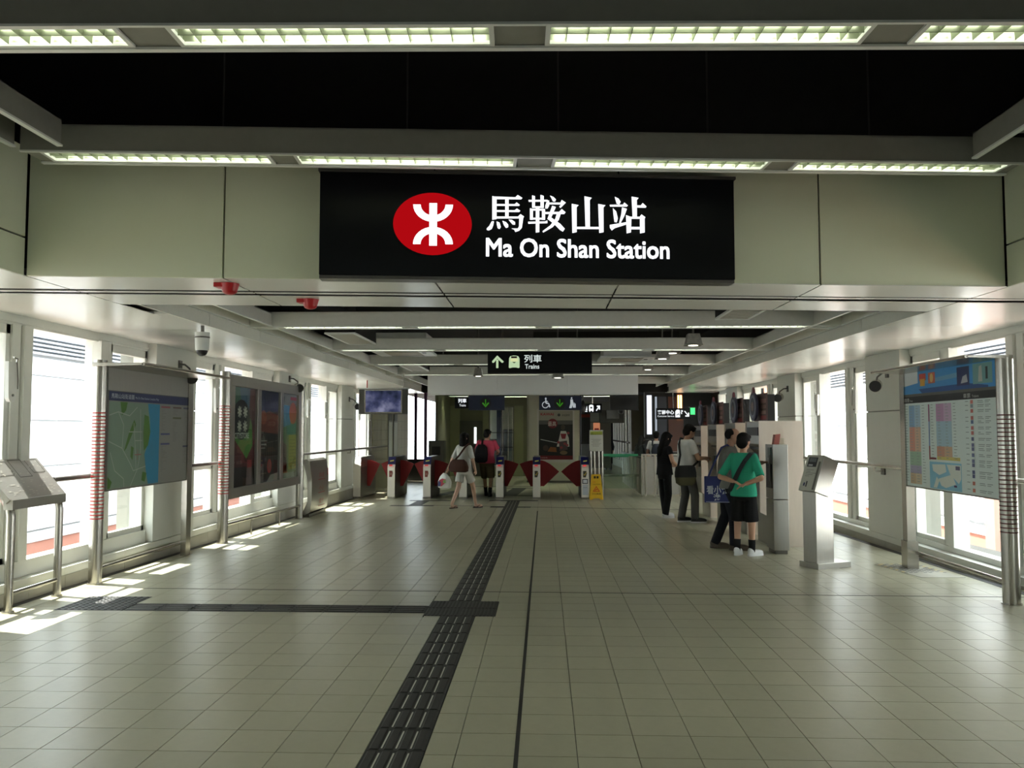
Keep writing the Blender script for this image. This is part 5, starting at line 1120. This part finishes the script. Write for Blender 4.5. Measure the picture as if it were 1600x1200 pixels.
def person(label, loc, rotz, H, J, skin=SKIN, shirt=None, sleeve=.55, hem=.84, legs='long', trousers=None, shoes=None, socks=None, hair='short', headrot=(0, 0), curl=.5, point=None, thin=1.0, tscale=1.0, bald=False, lean=0.0, sole=None, flip=False):
    p = thing('person', label, 'person', (loc[0], loc[1], loc[2]), rotz); k = H / 1.70; p.scale = (k, k, k)
    D = dict(ls=(-.185 * thin, 0, 1.385), rs=(.185 * thin, 0, 1.385), le=(-.25, -.03, 1.11), re=(.25, -.03, 1.11), lw=(-.25, .05, .87), rw=(.25, .05, .87),
             lh=(-.085, 0, .88), rh=(.085, 0, .88), lk=(-.09, .02, .48), rk=(.09, .02, .48), la=(-.09, -.01, .085), ra=(.09, -.01, .085), lt=(0, 1), rt=(0, 1)); D.update(J)
    V = {q: Vector(v) for q, v in D.items() if len(v) == 3}
    for q in ('ls', 'rs'): V[q] = V[q] + Vector((0, lean, 0))
    m = M()
    m.loft([ring(0, lean * max(0, (z - .9) / .5), z, rx * thin, ry) for z, rx, ry in TORSO])
    for s in ('l', 'r'):
        bone(m, V[s + 's'] + Vector((-.01 if s == 'r' else .01, 0, -.005)), V[s + 'e'], .050 * thin, .042); bone(m, V[s + 'e'], V[s + 'w'], .042, .029)
        hd = V[s + 'w'] - V[s + 'e']; hand(m, V[s + 'w'], hd, s, curl, point == s)
        bone(m, V[s + 'h'], V[s + 'k'], .080 * thin, .052); bone(m, V[s + 'k'], V[s + 'a'], .054, .034)
        tx, ty = D[s + 't']; a = V[s + 'a']; tv = Vector((tx, ty, 0)).normalized()
        rot = Matrix((Vector((tv.y, -tv.x, 0)), tv, Vector((0, 0, 1)))).transposed()
        m.ell(a + tv * .07 + Vector((0, 0, -.045)), (.038, .115, .035), 12, 8, rot=rot)
    hc = Vector((0, lean * 1.15, 1.455)); yw, pt = headrot
    HR = Matrix.Rotation(yw, 3, 'Z') @ Matrix.Rotation(-pt, 3, 'X')
    def hp(x, y, z): return hc + HR @ Vector((x, y, z - 1.455))
    m.cyl((0, lean, 1.40), hp(0, .005, 1.53), .054 * thin, 14)
    m.ell(hp(0, .012, 1.605), (.074, .092, .105), 18, 12, rot=HR); m.ell(hp(0, .048, 1.54), (.052, .055, .052), 14, 10, rot=HR); m.ell(hp(0, .108, 1.582), (.013, .018, .024), 10, 8, rot=HR)
    m.ell(hp(0, .092, 1.540), (.026, .014, .010), 10, 6, rot=HR)
    for sx in (-1, 1): m.ell(hp(sx * .077, -.002, 1.588), (.011, .022, .032), 10, 8, rot=HR); m.ell(hp(sx * .035, .095, 1.615), (.024, .010, .008), 8, 6, rot=HR)
    vox(m.build('body', skin, p), .0085, 3)
    for sx in (-1, 1):
        M().ell(hp(sx * .032, .098, 1.602), (.012, .007, .006), 10, 6, rot=HR).build('eye', BLACK, p, smooth=True); M().ell(hp(sx * .034, .099, 1.622), (.018, .006, .004), 10, 6, rot=HR).build('eyebrow', HAIR, p, smooth=True)
    M().ell(hp(0, .104, 1.536), (.020, .006, .005), 10, 6, rot=HR).build('mouth', mat('lips', (.36, .13, .11), .5), p, smooth=True)
    # hair
    h = M()
    if bald:
        h.ell(hp(0, -.030, 1.612), (.086, .084, .082), 18, 12, rot=HR)
    else:
        h.ell(hp(0, -.014, 1.642), (.092, .106, .094), 18, 12, rot=HR); h.ell(hp(0, -.045, 1.585), (.087, .070, .092), 16, 10, rot=HR)
        for q in range(9): t = -1.3 + 2.6 * q / 8; h.ell(hp(.058 * math.sin(t) * 1.1, .030 + .046 * math.cos(t), 1.672 + .008 * (q % 2)), (.026, .030, .024), 10, 6, rot=HR)
    if hair == 'long':
        h.loft([[hp(x, y, z) for x, y, z in ring(0, -.045, z_, rx, ry)] for z_, rx, ry in ((1.64, .085, .075), (1.55, .088, .062), (1.45, .092, .055), (1.34, .090, .05), (1.24, .07, .04), (1.18, .04, .025))])
        for sx in (-1, 1): h.tube([hp(sx * .07, .02, 1.66), hp(sx * .085, .03, 1.56), hp(sx * .088, .0, 1.42), hp(sx * .07, -.01, 1.32)], [.03, .03, .03, .015], 10)
    vox(h.build('hair', HAIR, p), .010, 2)
    if shirt:
        g = M(); e = .020 * tscale
        rs = [(z, rx, ry) for z, rx, ry in TORSO if z > hem + .03]; rs = [(hem, .170, .125)] + rs
        g.loft([ring(0, lean * max(0, (z - .9) / .5), z, rx * thin + e + (.012 if z < 1.2 else 0), ry + e + (.01 if z < 1.2 else 0)) for z, rx, ry in rs])
        for s in ('l', 'r'):
            a = V[s + 's'] + Vector((-.012 if s == 'r' else .012, 0, 0)); b = V[s + 'e']
            if sleeve > 1: bone(g, a, b, .066 * thin, .052); c = b + (V[s + 'w'] - b) * (sleeve - 1); g.cyl(b, c, .052, 14, .042)
            elif sleeve > 0: c = a + (b - a) * sleeve; g.ell(a, (.068 * thin,) * 3, 12, 8); g.cyl(a, c, .068 * thin, 16, .068 * thin)
        vox(g.build('shirt', shirt, p), .0105, 3)
    if trousers:
        g = M()
        g.loft([ring(0, 0, z, rx * thin + .014, ry + .014) for z, rx, ry in ((.78, .150, .105), (.88, .168, .115), (.96, .158, .108), (1.0, .150, .105))])
        for s in ('l', 'r'):
            a, b, c = V[s + 'h'], V[s + 'k'], V[s + 'a']
            if legs == 'long': bone(g, a, b, .098 * thin, .074); g.cyl(b, c + Vector((0, 0, -.02)), .074, 16, .066)
            else:
                e_ = a + (b - a) * (1.0 if legs == 'knee' else .72); g.ell(a, (.10 * thin,) * 3, 12, 8); g.cyl(a, e_, .102 * thin, 18, .100)
        vox(g.build('trousers' if legs == 'long' else 'shorts', trousers, p), .0105, 3)
    for s in ('l', 'r'):
        a = V[s + 'a']; tx, ty = D[s + 't']; tv = Vector((tx, ty, 0)).normalized(); rot = Matrix((Vector((tv.y, -tv.x, 0)), tv, Vector((0, 0, 1)))).transposed()
        if socks: M().cyl(a + Vector((0, 0, -.03)), a + (V[s + 'k'] - a) * .36, .044, 16, .050).build('sock', socks, p, smooth=True)
        if shoes:
            q = M(); z0 = a.z - .085
            if flip:
                for zz in (0,): q.loft([[a + rot @ Vector((x, y + .06, -a.z + z0 + z_)) for x, y, _ in ring(0, 0, 0, .045, .13)] for z_ in (-.004, .016)])
                q.tube([a + tv * .15 + Vector((0, 0, -.06)), a + tv * .10 + rot @ Vector((.03, 0, -.035)), a + tv * .03 + rot @ Vector((.04, 0, -.06))], .008, 6); q.tube([a + tv * .15 + Vector((0, 0, -.06)), a + tv * .10 + rot @ Vector((-.03, 0, -.035)), a + tv * .03 + rot @ Vector((-.04, 0, -.06))], .008, 6)
                q.build('sandal', shoes, p)
            else:
                q.ell(a + tv * .075 + Vector((0, 0, -.042)), (.048, .135, .045), 16, 10, rot=rot); q.ell(a + tv * -.01 + Vector((0, 0, -.02)), (.046, .060, .060), 14, 10, rot=rot)
                q.loft([[a + rot @ Vector((x, y + .065, 0)) + Vector((0, 0, z_ - .085)) for x, y, _ in ring(0, 0, 0, .047, .138)] for z_ in (0, .03)])
                so = vox(q.build('shoe', shoes, p), .009, 2)
                if sole: u = M(); u.loft([[a + rot @ Vector((x, y + .065, 0)) + Vector((0, 0, z_ - .085)) for x, y, _ in ring(0, 0, 0, .050, .142)] for z_ in (-.001, .022)]); u.build('sole', sole, so, smooth=True)
    return p
def carried(name, label, cat, per):
    t = thing(name, label, cat, per.location, per.rotation_euler[2]); t.scale = per.scale
    return t
WSH = mat('white_shoe', (.72, .73, .74), .5, var=.04); BSH = mat('black_shoe', (.02, .02, .022), .5); DSH = mat('brown_shoe', (.10, .08, .06), .6)

# --- woman in white walking towards the gates
w1 = person('woman in white blouse and shorts carrying a plastic bag', (-1.74, 18.05, fz(18.05)), R(-31), 1.63,
    dict(la=(-.07, -.36, .12), lk=(-.08, -.10, .49), lt=(.1, 1), ra=(.08, .34, .095), rk=(.09, .22, .51), rt=(.45, 1), le=(-.27, -.06, 1.13), lw=(-.36, -.10, .90), re=(.25, -.02, 1.12), rw=(.24, .10, .88)),
    skin=SKIN3, shirt=cloth('blouse_white', (.58, .58, .55)), sleeve=.95, hem=.84, legs='short', trousers=cloth('shorts_white', (.62, .61, .57)), shoes=mat('sandal_dark', (.05, .03, .025), .6), flip=True, hair='long', thin=.88, headrot=(R(-8), R(5)))
b = carried('shoulder_bag', 'large brown shoulder bag on the woman in white', 'bag', w1); BRN = cloth('brown_leather', (.055, .022, .015))
q = M(); q.loft([ring(.02, -.235, z, rx, ry, 24, .6) for z, rx, ry in ((.84, .20, .05), (.86, .25, .075), (.95, .26, .085), (1.06, .22, .06), (1.12, .15, .03))]); q.build('body', BRN, b, smooth=True)
q = M(); q.tube([(-.12, -.21, 1.08), (.02, -.20, 1.22), (.13, -.14, 1.40), (.14, .0, 1.475), (.15, .12, 1.38), (.16, .15, 1.2)], .022, 8); q.build('strap', BRN, b, smooth=True)
b = carried('plastic_bag', 'white plastic bag with red and blue print', 'bag', w1); WPL = mat('white_bag', (.72, .72, .70), .4)
q = M(); rot = Matrix.Rotation(R(20), 3, 'Y')
q.loft([[(-.46 + x, -.12 + y, z) for x, y, _ in ring(0, 0, 0, rx, ry, 20, .7)] for z, rx, ry in ((.44, .10, .03), (.47, .17, .06), (.60, .18, .07), (.72, .12, .05), (.80, .04, .02))]); q.build('body', WPL, b, smooth=True)
q = M(); q.tube([(-.44, -.12, .79), (-.40, -.115, .84), (-.385, -.11, .86)], .012, 6); q.build('handle', WPL, b)
P = Print(PL((-.46, -.202, .60), (1, 0, 0))); P.poly([(-.12, -.08), (-.02, -.10), (.08, -.02), (.10, .06), (.0, .08), (-.09, .04)], pc(176, 46, 70), .003); P.poly([(-.13, -.10), (-.05, -.10), (-.04, .0), (-.12, .02)], pc(54, 50, 110), .004); P.poly([(.02, -.02), (.10, -.02), (.09, .05), (.03, .04)], pc(110, 150, 70), .005); P.build('print', b)
# --- man in pink shirt passing the gate
m1 = person('man in pink shirt and khaki shorts passing a gate', (-1.50, 21.75, fz(21.7)), R(-6), 1.74,
    dict(la=(-.09, .40, .085), lk=(-.10, .26, .50), ra=(.10, -.12, .10), rk=(.10, .04, .49), le=(-.27, .02, 1.13), lw=(-.24, .18, 1.02), re=(.29, .06, 1.15), rw=(.24, .28, 1.12)),
    skin=SKIN, shirt=cloth('shirt_pink', (.62, .075, .13)), sleeve=.72, hem=.86, legs='knee', trousers=cloth('shorts_khaki', (.13, .105, .06)), shoes=BSH, socks=cloth('sock_dark', (.03, .03, .03)), thin=1.08, tscale=1.3, headrot=(R(-25), R(10)))
b = carried('backpack', 'black backpack slung on the man in pink', 'bag', m1); BPK = cloth('backpack_black', (.010, .010, .012))
q = M(); q.loft([ring(-.10, -.235, z, rx, ry, 22, .65) for z, rx, ry in ((.88, .10, .05), (.92, .155, .095), (1.10, .17, .105), (1.26, .145, .09), (1.34, .08, .05))]); q.build('body', BPK, b, smooth=True)
q = M(); q.tube([(-.10, -.16, 1.30), (-.10, -.10, 1.44), (-.11, .02, 1.46), (-.13, .11, 1.36), (-.15, .12, 1.15), (-.16, .0, 1.0), (-.15, -.14, .95)], .026, 8); q.build('strap', BPK, b, smooth=True)
q = M(); q.loft([ring(-.10, -.345, z, rx, ry, 18, .65) for z, rx, ry in ((.94, .09, .02), (.97, .11, .03), (1.08, .10, .03), (1.12, .07, .01))]); q.build('pocket', BPK, b, smooth=True)
# --- boy in green, back to the camera
b1 = person('boy in green shirt and black shorts with hands behind his back', (2.605, 11.0, fz(11.0)), R(-33), 1.57,
    dict(le=(-.30, -.10, 1.10), lw=(-.09, -.185, 1.05), re=(.29, -.11, 1.10), rw=(.11, -.195, 1.02), la=(-.10, -.02, .085), ra=(.10, .02, .085), lt=(-.1, 1), rt=(.5, 1), lk=(-.10, .02, .48), rk=(.10, .03, .48)),
    skin=SKIN, shirt=cloth('shirt_green', (.035, .36, .225)), sleeve=.92, hem=.83, legs='knee', trousers=cloth('shorts_black', (.010, .010, .011)), shoes=WSH, socks=cloth('sock_black', (.012, .012, .013)), sole=WSH, thin=.88, tscale=1.2, headrot=(R(-12), R(8)), curl=.25)
b = carried('sling_strap', 'dark diagonal sling strap on the boy in green', 'strap', b1)
q = M(); pts = [(.17, .05, 1.44), (.14, -.08, 1.44), (.08, -.155, 1.34), (.0, -.17, 1.20), (-.08, -.165, 1.05), (-.15, -.13, .93), (-.20, -.02, .86)]
vs = []; fs = []
for i, pnt in enumerate(pts):
    vs += [(pnt[0] - .026, pnt[1] - .004, pnt[2] + .012), (pnt[0] + .026, pnt[1] - .004, pnt[2] - .012), (pnt[0] + .026, pnt[1] + .012, pnt[2] - .012), (pnt[0] - .026, pnt[1] + .012, pnt[2] + .012)]
for i in range(len(pts) - 1):
    for j in range(4): fs.append((i * 4 + j, i * 4 + (j + 1) % 4, (i + 1) * 4 + (j + 1) % 4, (i + 1) * 4 + j))
fs += [(0, 1, 2, 3), tuple(range(len(vs) - 4, len(vs)))]
q.add(vs, fs); q.build('band', cloth('strap_dark', (.03, .035, .04)), b)
# --- older man pointing at the enquiry machine
o1 = person('older man in grey polo shirt pointing at the enquiry pillar', (2.51, 11.62, fz(11.6)), R(-100), 1.66,
    dict(re=(.20, .26, 1.19), rw=(.15, .49, 1.225), le=(-.22, .14, 1.13), lw=(-.06, .36, 1.10), la=(-.09, -.16, .085), lk=(-.09, .0, .48), ra=(.09, .10, .085), rk=(.09, .10, .48), lt=(.1, 1), rt=(0, 1)),
    skin=SKIN2, shirt=cloth('polo_grey', (.20, .195, .18)), sleeve=.8, hem=.86, legs='long', trousers=cloth('trousers_navy', (.014, .015, .022)), shoes=DSH, bald=True, point='r', curl=.7, headrot=(R(0), R(16)), lean=.05, tscale=1.3)
b = carried('tote_bag', 'blue tote bag with white characters beside the older man', 'bag', o1)
q = M(); q.box(.13, .17, -.30, .06, .66, 1.03); q.build('body', mat('tote_blue', (.025, .035, .16), .7), b, bev=.012)
q = M(); q.tube([(.15, -.24, 1.03), (.17, -.16, 1.22), (.17, -.06, 1.43), (.17, .02, 1.47), (.17, .10, 1.40), (.16, .04, 1.03)], .014, 6); q.build('strap', mat('tote_blue', (.025, .035, .16), .7), b, smooth=True)
P = Print(PL((.172, -.30, .66), (0, 1, 0))); wh = pc(205, 208, 214); P.text('看小港', .03, .12, .33, .24, wh, .002, .02); P.text('港', .12, .03, .22, .12, wh, .002, .02); P.rect(.02, .01, .34, .016, wh, .002); P.build('lettering', b)
# --- young man in white T-shirt at a ticket machine
y1 = person('young man in white T-shirt and grey jeans at a machine', (2.60, 15.32, fz(15.3)), R(-72), 1.77,
    dict(re=(.25, .10, 1.12), rw=(.12, .34, 1.12), le=(-.24, .10, 1.12), lw=(-.05, .33, 1.10), la=(-.10, -.06, .085), ra=(.10, .10, .085), rk=(.11, .10, .48), lt=(.1, 1), rt=(.3, 1)),
    skin=SKIN, shirt=cloth('tee_white', (.66, .66, .65)), sleeve=.7, hem=.80, legs='long', trousers=cloth('jeans_grey', (.10, .10, .098)), shoes=BSH, sole=WSH, thin=1.0, tscale=1.3, headrot=(R(0), R(26)), curl=.8)
b = carried('messenger_bag', 'black and olive messenger bag on the man in white', 'bag', y1)
q = M(); q.loft([ring(.23, -.14, z, rx, ry, 22, .55) for z, rx, ry in ((.66, .05, .12), (.70, .075, .17), (.80, .08, .185), (.83, .08, .185))]); q.build('lower_body', cloth('bag_olive', (.085, .08, .04)), b, smooth=True)
q = M(); q.loft([ring(.23, -.14, z, rx, ry, 22, .55) for z, rx, ry in ((.80, .085, .19), (.88, .085, .19), (.97, .07, .175), (1.0, .04, .14))]); q.build('flap', cloth('bag_black', (.02, .02, .02)), b, smooth=True)
q = M(); q.tube([(.23, -.28, .98), (.16, -.20, 1.18), (.02, -.15, 1.36), (-.09, -.06, 1.465), (-.10, .06, 1.44), (.03, .15, 1.28), (.19, .12, 1.06), (.23, .0, .98)], .02, 8); q.build('strap', cloth('bag_black', (.02, .02, .02)), b, smooth=True)
# --- woman in black beside him
k1 = person('woman in black top and trousers with long dark hair', (2.33, 16.2, fz(16.2)), R(-62), 1.63,
    dict(re=(.24, .02, 1.13), rw=(.14, .24, 1.02), le=(-.22, .06, 1.12), lw=(-.06, .26, 1.03), la=(-.09, .08, .085), ra=(.09, -.06, .085), rt=(.1, 1)),
    skin=SKIN, shirt=cloth('top_black', (.010, .010, .012)), sleeve=.45, hem=.86, legs='long', trousers=cloth('pants_black', (.010, .010, .011)), shoes=WSH, sole=WSH, hair='long', thin=.88, headrot=(R(0), R(22)), curl=.7)
# --- distant figures
person('distant person in dark clothes beyond the glass gate', (3.15, 41.0, fz(41)), R(10), 1.74, dict(la=(-.09, .12, .085), ra=(.09, -.1, .085)), skin=SKIN2, shirt=cloth('coat_dark', (.020, .024, .026)), sleeve=1.7, hem=.78, trousers=cloth('pants_black', (.010, .010, .011)), shoes=BSH)
f2 = person('person in white shirt with backpack behind the railing', (3.30, 24.6, fz(24.6)), R(-12), 1.72, {}, shirt=cloth('tee_white', (.66, .66, .65)), sleeve=.7, trousers=cloth('trousers_navy', (.014, .015, .022)), shoes=BSH, headrot=(0, R(15)))
b = carried('backpack', 'grey blue backpack on the person behind the railing', 'bag', f2); q = M(); q.loft([ring(.02, -.22, z, rx, ry, 22, .65) for z, rx, ry in ((.92, .10, .05), (.96, .14, .085), (1.14, .15, .095), (1.30, .12, .08), (1.36, .07, .04))]); q.build('body', cloth('pack_slate', (.035, .04, .055)), b, smooth=True)
for sx in (-.1, .12): q = M(); q.tube([(sx, -.15, 1.32), (sx, -.06, 1.44), (sx, .03, 1.46), (sx, .12, 1.36), (sx, .13, 1.15), (sx, -.1, 1.0)], .024, 8); q.build('strap', cloth('pack_slate', (.035, .04, .055)), b, smooth=True)
person('dark haired person leaning at the service counter', (2.85, 25.5, fz(25.5)), R(-60), 1.60, dict(re=(.22, .18, 1.12), rw=(.14, .4, 1.08), le=(-.22, .18, 1.12), lw=(-.1, .4, 1.08)), shirt=cloth('coat_dark', (.020, .024, .026)), sleeve=1.5, trousers=cloth('pants_black', (.010, .010, .011)), shoes=BSH, hair='long', headrot=(R(30), R(30)), lean=.12)
